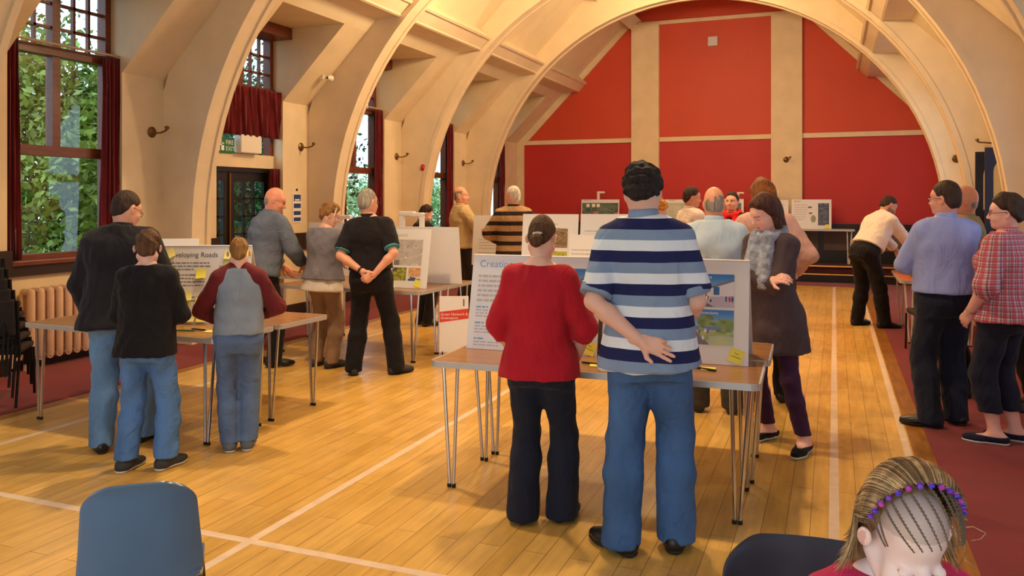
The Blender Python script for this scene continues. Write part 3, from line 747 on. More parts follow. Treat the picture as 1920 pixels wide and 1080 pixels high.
def text_lines(parent, x, y, w, n, sp, th, m, seed=0, name='text_lines'):
    rs = random.Random(seed + n); mb = MB()
    for k in range(n):
        yy = y - k * sp; end = w * (1.0 if k < n - 1 else rs.uniform(.4, .8)) * rs.uniform(.86, 1.0); xx = 0.0
        while xx < end:
            L = min(rs.uniform(.012, .05), end - xx); 
            if L > .006: mb.quad((x + xx, yy - th, .0012), (x + xx + L, yy - th, .0012), (x + xx + L, yy, .0012), (x + xx, yy, .0012))
            xx += L + .007
    return mb.build(name, m, parent)
def panel(e, w, h, lean, name='front_panel', M0=None, th=.008):
    """Foam board sheet; its own frame is x to the right, y up along the sheet, z towards the reader."""
    o = MB().box(0, w, 0, h, -th, 0, bev=.0012).build(name, foam, e)
    R = Matrix(((1, 0, 0, 0), (0, math.sin(lean), -math.cos(lean), 0), (0, math.cos(lean), math.sin(lean), 0), (0, 0, 0, 1)))
    o.matrix_local = (M0 or Matrix.Identity(4)) @ R
    return o
def board(p0, p1, z, h, lean, label, back=None, group='white display boards'):
    """p0, p1: left and right bottom corners on the table; the sheet leans back by `lean`; back = spread of the rear leaf."""
    d = Vector((p1[0] - p0[0], p1[1] - p0[1])); w = d.length
    e = empty('display_board', (p0[0], p0[1], z), math.atan2(d.y, d.x), label, 'display board', group)
    f = panel(e, w, h, lean)
    if back:
        top = h * math.sin(lean), h * math.cos(lean); l2 = math.atan2(back - top[0], top[1])
        # rear leaf: mirrored, leaning the other way
        L = math.hypot(back - top[0], top[1]); mb = MB().box(0, w, 0, L, 0, .008, bev=.0012)
        o = mb.build('rear_panel', foam, e)
        o.matrix_local = Matrix.Translation((0, back, 0)) @ Matrix(((1, 0, 0, 0), (0, -math.sin(l2), -math.cos(l2), 0), (0, math.cos(l2), -math.sin(l2), 0), (0, 0, 0, 1)))
    return e, f, w
def T_on(f, s, x, y, size, m, align='LEFT', name='title_text'): return text_mesh(name, s, size, m, f, (x, y, .0015), align)
def note(f, x, y, s, label, m=note_m, rot=0.0, curl=.18, text=None, group='yellow sticky notes'):
    """A sticky note on a board sheet: stands as a thing of its own, its lower edge curling off the sheet."""
    bpy.context.view_layer.update()
    mb = MB(); n = 5
    for k in range(n):
        def P(u, t): return (u * s - s / 2, -t * s + s / 2, .002 + curl * s * t * t)
        t0, t1 = k / n, (k + 1) / n; mb.quad(P(0, t1), P(1, t1), P(1, t0), P(0, t0))
    bmesh.ops.remove_doubles(mb.bm, verts=mb.bm.verts, dist=1e-5)
    o = mb.build('sticky_note', m)
    Mw = f.matrix_world @ Matrix.Translation((x, y, 0)) @ Matrix.Rotation(rot, 4, 'Z')
    o.matrix_world = Mw
    if text:
        for k, ln in enumerate(text): text_mesh('note_writing', ln, s * .17, ink_dk, o, (0, s * .12 - k * s * .24, .006), 'CENTER')
    return tag(o, label, 'sticky note', group)
ink_dk = mat('pen_ink', rgb(60, 60, 40), rough=.8)
V2 = lambda x, y: (x, y)
YC = ['Your', 'comments']
# board the red-topped woman reads
e, f, w = board((-2.10, 4.55), (-1.28, 4.58), .7215, .585, .23, 'white board titled Creating, behind the woman in red', back=.42)
T_on(f, 'Creating', .045, .505, .062, ink_bl)
text_lines(f, .045, .455, .40, 6, .030, .013, ink_f, 1)
for k, y in enumerate((.262, .165, .07)): text_lines(f, .045, y, .13, 1, .02, .010, ink_bl, 5 + k, 'heading'); text_lines(f, .045, y - .022, .38, 3 if k < 2 else 2, .018, .007, ink_f, 9 + k)
picture('printed_picture', f, .50, .32, .29, .19, street); picture('printed_picture', f, .50, .10, .29, .19, path_scene)
note(f, .775, .045, .076, 'yellow your comments note right of the woman in red', rot=-.35, text=YC, curl=.05)
e, f, w = board((-1.255, 4.585), (-.435, 4.61), .7215, .585, .20, 'white board with two street pictures right of the striped shirt', back=.40)
T_on(f, 'Places', .585, .515, .052, ink_d, 'RIGHT')
pc = picture('printed_picture', f, .43, .315, .31, .185, street); T_on(pc, 'Park Local Centre', .44, .475, .024, ink_w, name='caption')
pc = picture('printed_picture', f, .40, .105, .34, .195, path_scene); T_on(pc, 'Community Connections', .41, .275, .024, ink_w, name='caption')
note(f, .755, .052, .076, 'yellow your comments note below the street pictures', rot=-.3, text=YC, curl=.05)
# Developing Roads board
e, f, w = board((-4.62, 4.60), (-4.01, 4.86), .7215, .585, .22, 'white tent board titled Developing Roads covered with yellow notes', back=.44)
T_on(f, 'Developing Roads', .035, .495, .052, ink_d); T_on(f, 'st', .60, .495, .052, ink_d)
text_lines(f, .035, .455, .36, 3, .024, .009, ink); text_lines(f, .035, .365, .30, 5, .026, .008, ink, 3); text_lines(f, .035, .20, .30, 3, .026, .008, ink, 8)
picture('printed_picture', f, .43, .24, .20, .19, aerial((100, 110, 110), (190, 190, 180)))
for x, y, r, lb, mm_ in ((.06, .52, .5, 'at the top left corner of', note_p), (.50, .515, .0, 'to the right of the boy\'s hair on', note_p), (.605, .525, -.05, 'at the top right corner of', note_m), (.50, .455, .2, 'over the picture on', note_p),
                   (.30, .37, .1, 'left of the boy\'s neck on', note_m), (.10, .21, .1, 'beside the black sleeve on', note_m), (.21, .205, .12, 'halfway down', note_p), (.20, .15, -.1, 'lowest but one of', note_m),
                   (.31, .16, .0, 'beside the maroon sleeve on', note_m), (.07, .055, .05, 'at the bottom left of', note_p), (.15, .06, -.05, 'second along the bottom edge of', note_m), (.24, .05, .06, 'third along the bottom edge of', note_p), (.33, .05, .0, 'fourth along the bottom edge of', note_m)):
    note(f, x, y, .074, 'yellow sticky note %s the roads board' % lb, mm_, r, curl=.25)
e, f, w = board((-5.32, 4.97), (-4.86, 5.27), .7215, .60, .2, 'white board with green pictures behind the roads board')
picture('printed_picture', f, .20, .08, .30, .45, aerial((40, 90, 70), (90, 140, 110)), 40)
note(f, .44, .50, .085, 'pale sticky note on the board behind the roads board', note_p, .35)
# Green Network board
e, f, w = board((-4.70, 7.42), (-3.88, 7.44), .7215, .615, .20, 'white board titled a Green Network right of the black polo shirt')
T_on(f, 'Creating a Green Network', .555, .535, .052, ink_f, 'RIGHT')
text_lines(f, .10, .49, .26, 5, .028, .008, ink_f); text_lines(f, .10, .31, .24, 2, .026, .008, ink_f, 2); text_lines(f, .10, .22, .22, 3, .026, .008, ink_f, 4)
picture('printed_picture', f, .42, .235, .32, .27, land_map); picture('printed_picture', f, .41, .075, .165, .135, yellow_map, 40); picture('printed_picture', f, .60, .075, .14, .135, sky_ground, 40)
note(f, .715, .05, .075, 'yellow sticky note on the corner of the green network board', rot=-.2, curl=.05)
e, f, w = board((-4.55, 8.02), (-3.74, 8.00), .7215, .62, -.13, 'blank white back of a board behind the green network board')
# small floor board with red band
mb_e = empty('floor_banner', (-3.66, 7.30, 0), .46, 'small white standing banner with a red band beside the far table', 'banner')
o = MB().box(0, .29, 0, .56, -.006, 0).build('banner_sheet', foam, mb_e); o.matrix_local = Matrix.Translation((0, 0, .11)) @ Matrix.Rotation(PI / 2, 4, 'X')
bandm = mat('red_band_ink', rgb(214, 62, 46), rough=.6)
MB().prism([(.0, .30), (.29, .335), (.29, .435), (.0, .405)], .0, .0015, ax='z').build('red_band', bandm, o)
text_mesh('lettering', 'Green Network &\nGreenspace', .036, ink_w, o, (.012, .368, .002))
MB().box(.235, .25, .46, .53, 0, .0015).build('logo_mark', mat('grey_mark', rgb(110, 105, 105), rough=.7), o)
for x in (.03, .26): MB().box(x - .02, x + .02, -.06, .06, 0, .025, bev=.004).box(x - .006, x + .006, -.006, .006, .02, .12).build('foot', rubber, mb_e)
# boards farther off
ch = mat('white_clip_plastic', rgb(238, 232, 226), rough=.4)
def clip_lamp(p, label, s=1.0, face=1):
    c = empty('clip_lamp', p, label=label, cat='lamp', group='white clip lamps on the boards')
    MB().box(-.028 * s, .028 * s, -.02 * s, .02 * s, -.05 * s, .12 * s, bev=.008 * s).build('stem', ch, c)
    MB().box(-.028 * s * face if face > 0 else -.15 * s, .15 * s if face > 0 else .028 * s, -.03 * s, .03 * s, .09 * s, .135 * s, bev=.012 * s).build('lamp_head', ch, c)
def pboard(ul, ur, vb, vt, y, label, lean=.12, zb=None, back=None):
    """Board whose foot lies at depth row y of the hall; sized from the photo."""
    a = on_y(ul, vb, y); b = on_y(ur, vb, y); z = a.z if zb is None else zb; top = on_y(ur, vt, y).z
    return board((a.x, a.y), (b.x, b.y), z, (top - z) / math.cos(lean), lean, label, back=back)
ZT = .7215
e, f, w = pboard(884, 1000, 500, 405, 10.45, 'white board with a pink arrow under the gesturing man\'s hands', zb=ZT)
ar = MB().prism([(.13, .50), (.36, .60), (.36, .55), (.44, .50), (.36, .44), (.36, .48), (.24, .42), (.13, .44)], .0, .002, ax='z').build('pink_arrow', mat('pink_ink', rgb(226, 140, 160), rough=.6), f)
text_lines(f, .10, .36, .5, 4, .04, .010, ink_f); text_lines(f, .10, .18, .4, 2, .04, .010, ink_f, 3)
note(f, .47, .36, .07, 'pale sticky note under the pink arrow', note_p)
e, f, w = pboard(975, 1080, 560, 402, 7.95, 'white board with a brown map behind the woman in red', zb=ZT)
text_lines(f, .30, .67, .2, 1, .03, .012, ink_f); picture('printed_picture', f, .28, .42, .22, .20, aerial((110, 80, 50), (160, 130, 90)), 40); picture('printed_picture', f, .28, .22, .22, .16, hot_map, 40)
note(f, .50, .235, .06, 'yellow sticky note on the board with the brown map')
e, f, w = pboard(1084, 1190, 560, 402, 7.99, 'white board mostly behind the striped shirt', zb=ZT); text_lines(f, .05, .6, .3, 4, .04, .012, ink_f)
e, f, w = pboard(1062, 1150, 560, 442, 7.80, 'small pale board standing in front of the brown map board', zb=ZT, lean=.2); text_lines(f, .03, .42, .3, 4, .04, .012, ink_f)
e, f, w = pboard(572, 655, 500, 418, 8.33, 'white board between the bald man and the woman in grey', zb=ZT); text_lines(f, .05, .45, .4, 4, .04, .012, ink_f)
e, f, w = pboard(716, 800, 500, 430, 10.5, 'white board far behind the green network board', zb=ZT)
# stage tables and boards
white_top = mat('white_table_top', rgb(216, 196, 170), rough=.35)
for x, nm in ((-4.35, 'white topped table on the stage behind the striped jumper'), (-2.9, 'white topped table on the stage below the speaker box'), (-1.57, 'white topped table on the stage behind the laughing woman'), (-.25, 'white topped table on the stage by the right cream column')):
    t_ = table((x, 17.98, .315), 1.28, .58, nm, top=white_top, leg_m=whitish_leg, group='tables on the stage')
ZS = .315 + .7215
def sboard(ul, ur, vt, label): return pboard(ul, ur, 431, vt, 17.93, label, zb=ZS, lean=.1)
e, f, w = sboard(1089, 1160, 374, 'white board with a dark green map on the stage, leftmost of its row')
text_lines(f, .05, .60, .4, 1, .03, .02, ink_f); picture('printed_picture', f, .02, .05, w - .04, .48, green_map, 48)
for x in (.16, .29, .40): note(f, x, .47, .075, 'white sticky note on the dark green map, %s of three' % {.16: 'left', .29: 'middle', .40: 'right'}[x], paper)
note(f, .06, .10, .075, 'white sticky note at the bottom left of the dark green map', paper)
e, f, w = sboard(1228, 1300, 374, 'white board with a pale map on the stage behind the curly hair'); text_lines(f, .30, .60, .3, 1, .03, .02, ink_f); picture('printed_picture', f, .03, .05, w - .06, .48, pale_map, 40)
e, f, w = sboard(1332, 1394, 373, 'white board on the stage behind the woman with the red scarf'); picture('printed_picture', f, .05, .08, w - .1, .45, green_map, 40)
e, f, w = sboard(1420, 1478, 375, 'white board on the stage behind the ginger hair'); text_lines(f, .05, .5, .5, 6, .05, .02, ink_f)
e, f, w = sboard(1484, 1559, 374, 'white board with a dark panel on the stage by the right column')
T_on(f, 'Overview', .05, .56, .06, ink_f) if False else None
text_lines(f, .05, .58, .28, 1, .03, .025, ink_f); text_lines(f, .05, .50, .28, 7, .05, .014, ink_f, 2); picture('dark_panel', f, w * .67, .07, w * .27, .46, dark_table, 36); picture('round_plan', f, w * .48, .12, w * .14, .17, round_plan, 30)
MB().box(w * .42, w * .51, .43, .46, 0, .0015).box(w * .44, w * .52, .31, .335, 0, .0015).build('dark_marks', ink_d, f)
note(f, w * .90, .05, .085, 'yellow sticky note on the board with the dark panel')
for u, v, y, s_, fc, lb in ((1122, 368, 17.98, 1.0, 1, 'over the dark green map board'), (1297, 368, 17.98, .8, -1, 'beside the man with the turned head'), (1448, 368, 17.98, .9, 1, 'over the board with the dark panel'), (1384, 368, 17.98, .8, 1, 'over the board behind the red scarf')):
    p = on_y(u, v, y); clip_lamp((p.x, y, 1.69), 'white clip lamp ' + lb, s_, fc)
p = on_y(765, 420, 8.16); clip_lamp((p.x - .02, 8.06, 1.355), 'white clip lamp on top of the plain board back, left one', 1.1, 1); clip_lamp((p.x + .23, 8.06, 1.355), 'white clip lamp on top of the plain board back, right one', 1.0, -1)
p = on_y(632, 405, 8.4); clip_lamp((p.x, 8.46, 1.30), 'white clip lamp behind the shoulder of the black polo shirt', 1.1, 1)

# ---- pens and notes lying on the tables
def pen(u, v, ang, col, label, z=.7205, L=.14):
    p = on_z(u, v, z); d = Vector((math.cos(ang), math.sin(ang), 0)) * L / 2
    o = MB().tube([(-d.x, -d.y, 0), (-d.x * .86, -d.y * .86, 0), (d.x * .9, d.y * .9, 0), (d.x, d.y, 0)], [.0025, .0055, .0055, .003], 8).build('pen', mat(*col), smooth=True)
    o.location = (p.x, p.y, z + .0058); tag(o, label, 'pen')
def flat_note(u, v, ang, label, s=.076, m=note_m, z=.7205):
    p = on_z(u, v, z); o = MB().box(-s / 2, s / 2, -s / 2, s / 2, 0, .004).build('sticky_note', m); o.location = (p.x, p.y, z); o.rotation_euler = (0, 0, ang); tag(o, label, 'sticky note', 'sticky note pads on the tables')
BP = ('black_pen_plastic', rgb(24, 24, 28), .35); GP = ('green_pen_plastic', rgb(60, 120, 70), .35)
pen(1318, 693, -.35, BP, 'dark pen lying at the right end of the front table', L=.16); flat_note(1328, 692, .1, 'yellow note beside the pen at the right end of the front table')
pen(1108, 683, -.2, BP, 'black pen beside the elbow of the woman in red', L=.12); flat_note(1116, 686, .2, 'yellow note beside the black pen near the striped shirt', s=.06)
pen(347, 621, .25, GP, 'green pen on the table between the two boys'); pen(372, 619, -.1, BP, 'black pen on the table between the two boys'); flat_note(394, 622, .2, 'yellow note on the table beside the boy in the raglan top')
flat_note(730, 540, .1, 'yellow note on the edge of the green network table', s=.09)

# ---- moulded chairs
def poly_chair(loc, rz, m, label, w=.44, h=.80):
    e = empty('plastic_chair', loc, rz, label, 'chair')
    # profile of the shell from the top of the back to the front of the seat (y forward, z up)
    prof = [(-.240, h), (-.228, h - .035), (-.215, h - .12), (-.195, h - .22), (-.178, h - .30), (-.165, .47), (-.13, .435), (-.05, .425), (.05, .425), (.14, .435), (.19, .43), (.215, .405)]
    wid = [.355, .37, .385, .405, .42, .40, .40, .41, .41, .41, .40, .38]
    wrap = [.030, .045, .055, .055, .05, .045, .04, .02, .015, .01, .0, -.01]
    mb = MB(); bm = mb.bm; G = []; n = 28
    def cr(a, t):
        i = min(int(t), len(a) - 2); f_ = t - i; p0, p1, p2, p3 = a[max(i - 1, 0)], a[i], a[i + 1], a[min(i + 2, len(a) - 1)]
        return .5 * (2 * p1 + (p2 - p0) * f_ + (2 * p0 - 5 * p1 + 4 * p2 - p3) * f_ ** 2 + (3 * p1 - p0 - 3 * p2 + p3) * f_ ** 3)
    M_ = 64; R_ = .085
    for j in range(M_ + 1):
        t = (j / M_) ** 1.7 * (len(prof) - 1); y, z = cr([p[0] for p in prof], t), cr([p[1] for p in prof], t); ww = cr(wid, t) * w / .42; wr = cr(wrap, t); row = []
        dn = h - z
        if dn < R_: ww -= 2 * (R_ - math.sqrt(max(0, R_ * R_ - (R_ - dn) ** 2)))      # rounded top corners
        for i in range(n + 1):
            u = 2 * i / n - 1; au = abs(u); x = u * ww / 2; k = min(1, max(0, (t - 4.3) / 1.6)); sd2 = (2 * abs(x) / (cr(wid, max(t, 1)) * w / .42)) ** 3
            row.append(bm.verts.new((x, y + wr * sd2 * (1 - k), z + (wr * au ** 3) * k - .012 * (2 * x / w) ** 2 * max(0, 1 - dn / .1))))
        G.append(row)
    for j in range(M_):
        for i in range(n): bm.faces.new((G[j][i], G[j][i + 1], G[j + 1][i + 1], G[j + 1][i]))
    s = mb.build('seat_shell', m, e, True); sd_ = s.modifiers.new('thick', 'SOLIDIFY'); sd_.thickness = .011; sd_.offset = 0; bv = s.modifiers.new('soft', 'BEVEL'); bv.width = .004; bv.segments = 2
    blkm = mat('black_steel', rgb(22, 22, 24), rough=.35, metal=.5)
    for sx_ in (-1, 1):
        MB().tube([(sx_ * .16, .12, .405), (sx_ * .185, .19, .0)], .011).build('leg', blkm, e, True); MB().tube([(sx_ * .16, -.10, .405), (sx_ * .19, -.22, .0)], .011).build('leg', blkm, e, True)
        MB().tube([(sx_ * .16, -.13, .408), (sx_ * .16, .16, .408)], .011).build('seat_rail', blkm, e, True)
    return e
gp = mat('slate_blue_plastic', rgb(72, 108, 146), rough=.25, noise=.05, nscale=5, spec=.5)
dp = mat('dark_navy_plastic', rgb(40, 40, 56), rough=.38, spec=.5)
p = at(262, 900, 2.42); poly_chair((p.x - .13, p.y + .15, 0), .70, gp, 'slate blue plastic chair seen from behind at lower left', w=.350, h=.80)
p = at(1535, 1012, 2.03); poly_chair((p.x, p.y - .2, 0), PI + .10, dp, 'dark navy plastic chair beside the girl with braids', w=.46, h=.775)
# ---- stack of black fabric chairs by the radiator
fab = mat('black_chair_fabric', rgb(34, 24, 24), rough=.85, noise=.2, nscale=20, bump=.3, bscale=300); stl = mat('black_steel', rgb(22, 22, 24), rough=.35, metal=.5)
def stack_chair(loc, rz, label):
    e = empty('stacking_chair', loc, rz, label, 'chair', 'stack of black chairs')
    MB().box(-.22, .22, -.20, .22, .40, .455, bev=.02).build('seat', fab, e)
    b_ = MB().box(-.21, .21, -.03, .02, .56, .86, bev=.018); b_.xf(Matrix.Translation((0, -.23, 0)) @ Matrix.Translation((0, 0, .5)) @ Matrix.Rotation(.14, 4, 'X') @ Matrix.Translation((0, 0, -.5))); b_.build('backrest', fab, e)
    for sx_ in (-1, 1):
        MB().tube([(sx_ * .225, .20, 0), (sx_ * .225, .17, .40)], .011, 8).build('leg', stl, e, True)
        MB().tube([(sx_ * .225, -.32, 0), (sx_ * .225, -.22, .42), (sx_ * .225, -.285, .84)], .011, 8).build('leg', stl, e, True)
    return e
for k, nm in enumerate(('bottom', 'second lowest', 'middle', 'second highest', 'topmost')):
    stack_chair((-6.32 - .012 * k, 4.62 - .02 * k + .0, .085 * k), .66, 'black fabric chair, %s in the stack beside the radiator' % nm)
# ---- chair with a dark coat at the far right table
stack_chair((.98, 9.72, 0), .15, 'black chair drawn up to the near end of the right-hand table')['group'] = 'chairs at the right-hand table'

bag = empty('bag', (.98, 10.75, .7215), .3, 'soft black bag standing on the right-hand table beside the bending person', 'bag')
bm_ = MB().box(-.17, .17, -.10, .10, 0, .26, bev=.06); bm_.build('bag_body', fab, bag, True)
for sy_ in (-.05, .05): MB().tube([(-.08, sy_, .24), (-.07, sy_, .33), (0, sy_, .37), (.07, sy_, .33), (.08, sy_, .24)], .009, 8).build('strap', stl, bag, True)
# ================================================================== figures: smooth implicit bodies meshed with surface nets
def _aff(M):
    M = np.array(M, float); return M[:3, :3], M[:3, 3]
class Pr:
    """One shape of a figure: d(x, y, z) < 0 inside, its box, and how softly it blends."""
    __slots__ = ('fn', 'lo', 'hi', 'k', 'op', 'tag', 'infl', 'clips')
    def __init__(s, fn, lo, hi, k=.02, op='u', tag='', infl=0.0, clips=()):
        s.fn, s.lo, s.hi, s.k, s.op, s.tag, s.infl, s.clips = fn, np.array(lo, float), np.array(hi, float), k, op, tag, infl, clips
def cap(a, b, ra, rb=None, k=.02, tag='', sq=None, **kw):
    a, b = np.array(a, float), np.array(b, float); rb = ra if rb is None else rb; ab = b - a; L2 = max(1e-9, ab @ ab); r = max(ra, rb)
    if sq is not None: ax = np.array(sq[0], float); ax /= np.linalg.norm(ax); g = 1.0 / sq[1] - 1.0
    def fn(X, Y, Z):
        dx, dy, dz = X - a[0], Y - a[1], Z - a[2]
        t = np.clip((dx * ab[0] + dy * ab[1] + dz * ab[2]) / L2, 0, 1)
        dx, dy, dz = dx - t * ab[0], dy - t * ab[1], dz - t * ab[2]
        if sq is not None:
            q = (dx * ax[0] + dy * ax[1] + dz * ax[2]) * g; dx, dy, dz = dx + q * ax[0], dy + q * ax[1], dz + q * ax[2]
            return (np.sqrt(dx * dx + dy * dy + dz * dz) - (ra + (rb - ra) * t)) * .8
        return np.sqrt(dx * dx + dy * dy + dz * dz) - (ra + (rb - ra) * t)
    return Pr(fn, np.minimum(a, b) - r, np.maximum(a, b) + r, k, tag=tag, **kw)
def ell(M, c, r, k=.015, tag='', **kw):
    """Ellipsoid with centre c and radii r in the frame M."""
    R, t = _aff(M); c = np.array(c, float); r = np.array(r, float); w = R @ c + t; e = np.sqrt(((R * r) ** 2).sum(1))
    def fn(X, Y, Z):
        dx, dy, dz = X - w[0], Y - w[1], Z - w[2]
        x = (R[0, 0] * dx + R[1, 0] * dy + R[2, 0] * dz); y = (R[0, 1] * dx + R[1, 1] * dy + R[2, 1] * dz); z = (R[0, 2] * dx + R[1, 2] * dy + R[2, 2] * dz)
        k0 = np.sqrt((x / r[0]) ** 2 + (y / r[1]) ** 2 + (z / r[2]) ** 2); k1 = np.sqrt((x / r[0] ** 2) ** 2 + (y / r[1] ** 2) ** 2 + (z / r[2] ** 2) ** 2) + 1e-9
        return np.where(k0 < 1e-4, -r.min(), k0 * (k0 - 1) / k1)
    return Pr(fn, w - e, w + e, k, tag=tag, **kw)
def loft(M, secs, k=.02, tag='', p=2.3, **kw):
    """Stack of rounded cross-sections (z, half width, half depth, y offset) in the frame M."""
    R, t = _aff(M); S = np.array(secs, float); zs = S[:, 0]
    zz = np.linspace(zs[0], zs[-1], 80); idx = np.clip(np.searchsorted(zs, zz) - 1, 0, len(zs) - 2); f = (zz - zs[idx]) / (zs[idx + 1] - zs[idx])
    def cr(c):
        p0, p1, p2, p3 = c[np.maximum(idx - 1, 0)], c[idx], c[idx + 1], c[np.minimum(idx + 2, len(c) - 1)]
        return .5 * (2 * p1 + (p2 - p0) * f + (2 * p0 - 5 * p1 + 4 * p2 - p3) * f ** 2 + (3 * p1 - p0 - 3 * p2 + p3) * f ** 3)
    wa, wb, wy = cr(S[:, 1]), cr(S[:, 2]), cr(S[:, 3])
    def fn(X, Y, Z):
        dx, dy, dz = X - t[0], Y - t[1], Z - t[2]
        x = R[0, 0] * dx + R[1, 0] * dy + R[2, 0] * dz; y = R[0, 1] * dx + R[1, 1] * dy + R[2, 1] * dz; z = R[0, 2] * dx + R[1, 2] * dy + R[2, 2] * dz
        a = np.interp(z, zz, wa); b = np.interp(z, zz, wb); y = y - np.interp(z, zz, wy)
        n = (np.abs(x / a) ** p + np.abs(y / b) ** p) ** (1 / p)
        d = (n - 1) * np.minimum(a, b) * .95
        return np.maximum(d, np.maximum(zs[0] - z, z - zs[-1]))
    A_, B_ = S[:, 1].max(), S[:, 2].max() + np.abs(S[:, 3]).max()
    cs = np.array([R @ np.array([sx * A_, sy * B_, z]) + t for sx in (-1, 1) for sy in (-1, 1) for z in (zs[0], zs[-1])])
    return Pr(fn, cs.min(0), cs.max(0), k, tag=tag, **kw)
def field(prims, res, infl=0.0, clips=()):
    lo = np.min([q.lo for q in prims if q.op == 'u'], 0) - infl - .03 - max(q.infl for q in prims); hi = np.max([q.hi for q in prims if q.op == 'u'], 0) + infl + .03 + max(q.infl for q in prims)
    n = np.ceil((hi - lo) / res).astype(int) + 1
    ax = [lo[i] + np.arange(n[i]) * res for i in range(3)]
    F = np.full(n, 1.0, np.float32)
    for q in prims:
        m = infl + q.infl + q.k + 2.5 * res
        i0 = np.clip(np.floor((q.lo - m - lo) / res).astype(int), 0, n - 1); i1 = np.clip(np.ceil((q.hi + m - lo) / res).astype(int) + 1, 1, n)
        X = ax[0][i0[0]:i1[0], None, None]; Y = ax[1][None, i0[1]:i1[1], None]; Z = ax[2][None, None, i0[2]:i1[2]]
        d = q.fn(X, Y, Z) - (infl + q.infl if q.op == 'u' else 0)
        for (nn, c) in q.clips: d = np.maximum(d, X * nn[0] + Y * nn[1] + Z * nn[2] - c)
        sl = F[i0[0]:i1[0], i0[1]:i1[1], i0[2]:i1[2]]
        k = q.k
        if q.op == 'u':
            h = np.maximum(k - np.abs(sl - d), 0) / k; sl[...] = np.minimum(sl, d) - h * h * k * .25
        else:
            d = -d; h = np.maximum(k - np.abs(sl - d), 0) / k; sl[...] = np.maximum(sl, d) + h * h * k * .25
    X, Y, Z = ax[0][:, None, None], ax[1][None, :, None], ax[2][None, None, :]
    for c in clips:
        if callable(c): F = np.maximum(F, c(X, Y, Z))
        else: F = np.maximum(F, X * c[0][0] + Y * c[0][1] + Z * c[0][2] - c[1])
    return F, lo
def surface(F, lo, h):
    F = F.copy(); F[0] = F[-1] = 1; F[:, 0] = F[:, -1] = 1; F[:, :, 0] = F[:, :, -1] = 1
    s = F < 0; c = np.zeros(tuple(d - 1 for d in F.shape), np.uint8); co = [(i, j, k) for i in (0, 1) for j in (0, 1) for k in (0, 1)]
    nx, ny, nz = F.shape
    for i, j, k in co: c += s[i:nx - 1 + i, j:ny - 1 + j, k:nz - 1 + k]
    m = (c > 0) & (c < 8); idx = np.full(m.shape, -1, np.int64); ci = np.argwhere(m); idx[m] = np.arange(len(ci))
    acc = np.zeros((len(ci), 3)); cnt = np.zeros(len(ci))
    for A0 in co:
        for ax in range(3):
            if A0[ax]: continue
            B0 = list(A0); B0[ax] = 1
            fa = F[ci[:, 0] + A0[0], ci[:, 1] + A0[1], ci[:, 2] + A0[2]].astype(float); fb = F[ci[:, 0] + B0[0], ci[:, 1] + B0[1], ci[:, 2] + B0[2]].astype(float)
            x = (fa < 0) != (fb < 0); t = np.where(x, fa / np.where(x, fa - fb, 1), 0); pos = np.tile(np.array(A0, float), (len(ci), 1)); pos[:, ax] += t
            acc[x] += pos[x]; cnt += x
    V = (ci + acc / cnt[:, None]) * h + lo
    Q = []
    for ax in range(3):
        a1, a2 = (ax + 1) % 3, (ax + 2) % 3
        sl0 = [slice(1, -1)] * 3; sl1 = [slice(1, -1)] * 3; sl0[ax] = slice(0, -1); sl1[ax] = slice(1, None)
        e = np.argwhere(s[tuple(sl0)] != s[tuple(sl1)]); off = np.ones(3, int); off[ax] = 0; e = e + off
        def C(d1, d2):
            q = e.copy(); q[:, a1] += d1; q[:, a2] += d2; return idx[q[:, 0], q[:, 1], q[:, 2]]
        q = np.stack([C(-1, -1), C(0, -1), C(0, 0), C(-1, 0)], 1)
        ins = s[e[:, 0], e[:, 1], e[:, 2]]; q[~ins] = q[~ins][:, ::-1]; Q.append(q)
    return V, np.concatenate(Q)
def relax(V, Q, it=1):
    for _ in range(it):
        a = np.zeros_like(V); n = np.zeros(len(V))
        for i in range(4):
            np.add.at(a, Q[:, i], V[Q[:, (i + 1) % 4]]); np.add.at(n, Q[:, i], 1)
        V = V * .5 + .5 * a / np.maximum(n, 1)[:, None]
    return V
def vnormals(V, Q):
    n = np.cross(V[Q[:, 2]] - V[Q[:, 0]], V[Q[:, 3]] - V[Q[:, 1]]); N_ = np.zeros_like(V)
    for i in range(4): np.add.at(N_, Q[:, i], n)
    return N_ / (np.linalg.norm(N_, axis=1)[:, None] + 1e-12)
def ripple(V, rs, amp, fr, stretch=(1, 1, 1), n=7):
    """Smooth noise from a few random waves, for folds in cloth and tufts of hair."""
    o = np.zeros(len(V))
    for _ in range(n):
        w = rs.normal(size=3) * fr * np.array(stretch); o += np.sin(V @ w + rs.uniform(0, 6.28) + 1.5 * np.sin(V @ (rs.normal(size=3) * fr * .4)))
    return amp * o / math.sqrt(n)
def to_mesh(name, parts, scale, m, parent=None, colors=None):
    V = np.concatenate([p[0] for p in parts]); off = 0; Q = []
    for v, q in parts: Q.append(q + off); off += len(v)
    Q = np.concatenate(Q); me = bpy.data.meshes.new(name)
    me.vertices.add(len(V)); me.vertices.foreach_set('co', (V * scale).astype(np.float32).ravel())
    me.loops.add(Q.size); me.loops.foreach_set('vertex_index', Q.astype(np.int32).ravel())
    me.polygons.add(len(Q)); me.polygons.foreach_set('loop_start', np.arange(0, Q.size, 4, dtype=np.int32)); me.polygons.foreach_set('loop_total', np.full(len(Q), 4, np.int32))
    me.update(calc_edges=True)
    if colors is not None:
        a = me.color_attributes.new('tone', 'FLOAT_COLOR', 'POINT'); a.data.foreach_set('color', colors.astype(np.float32).ravel())
    return link_mesh(name, me, m, parent, True)

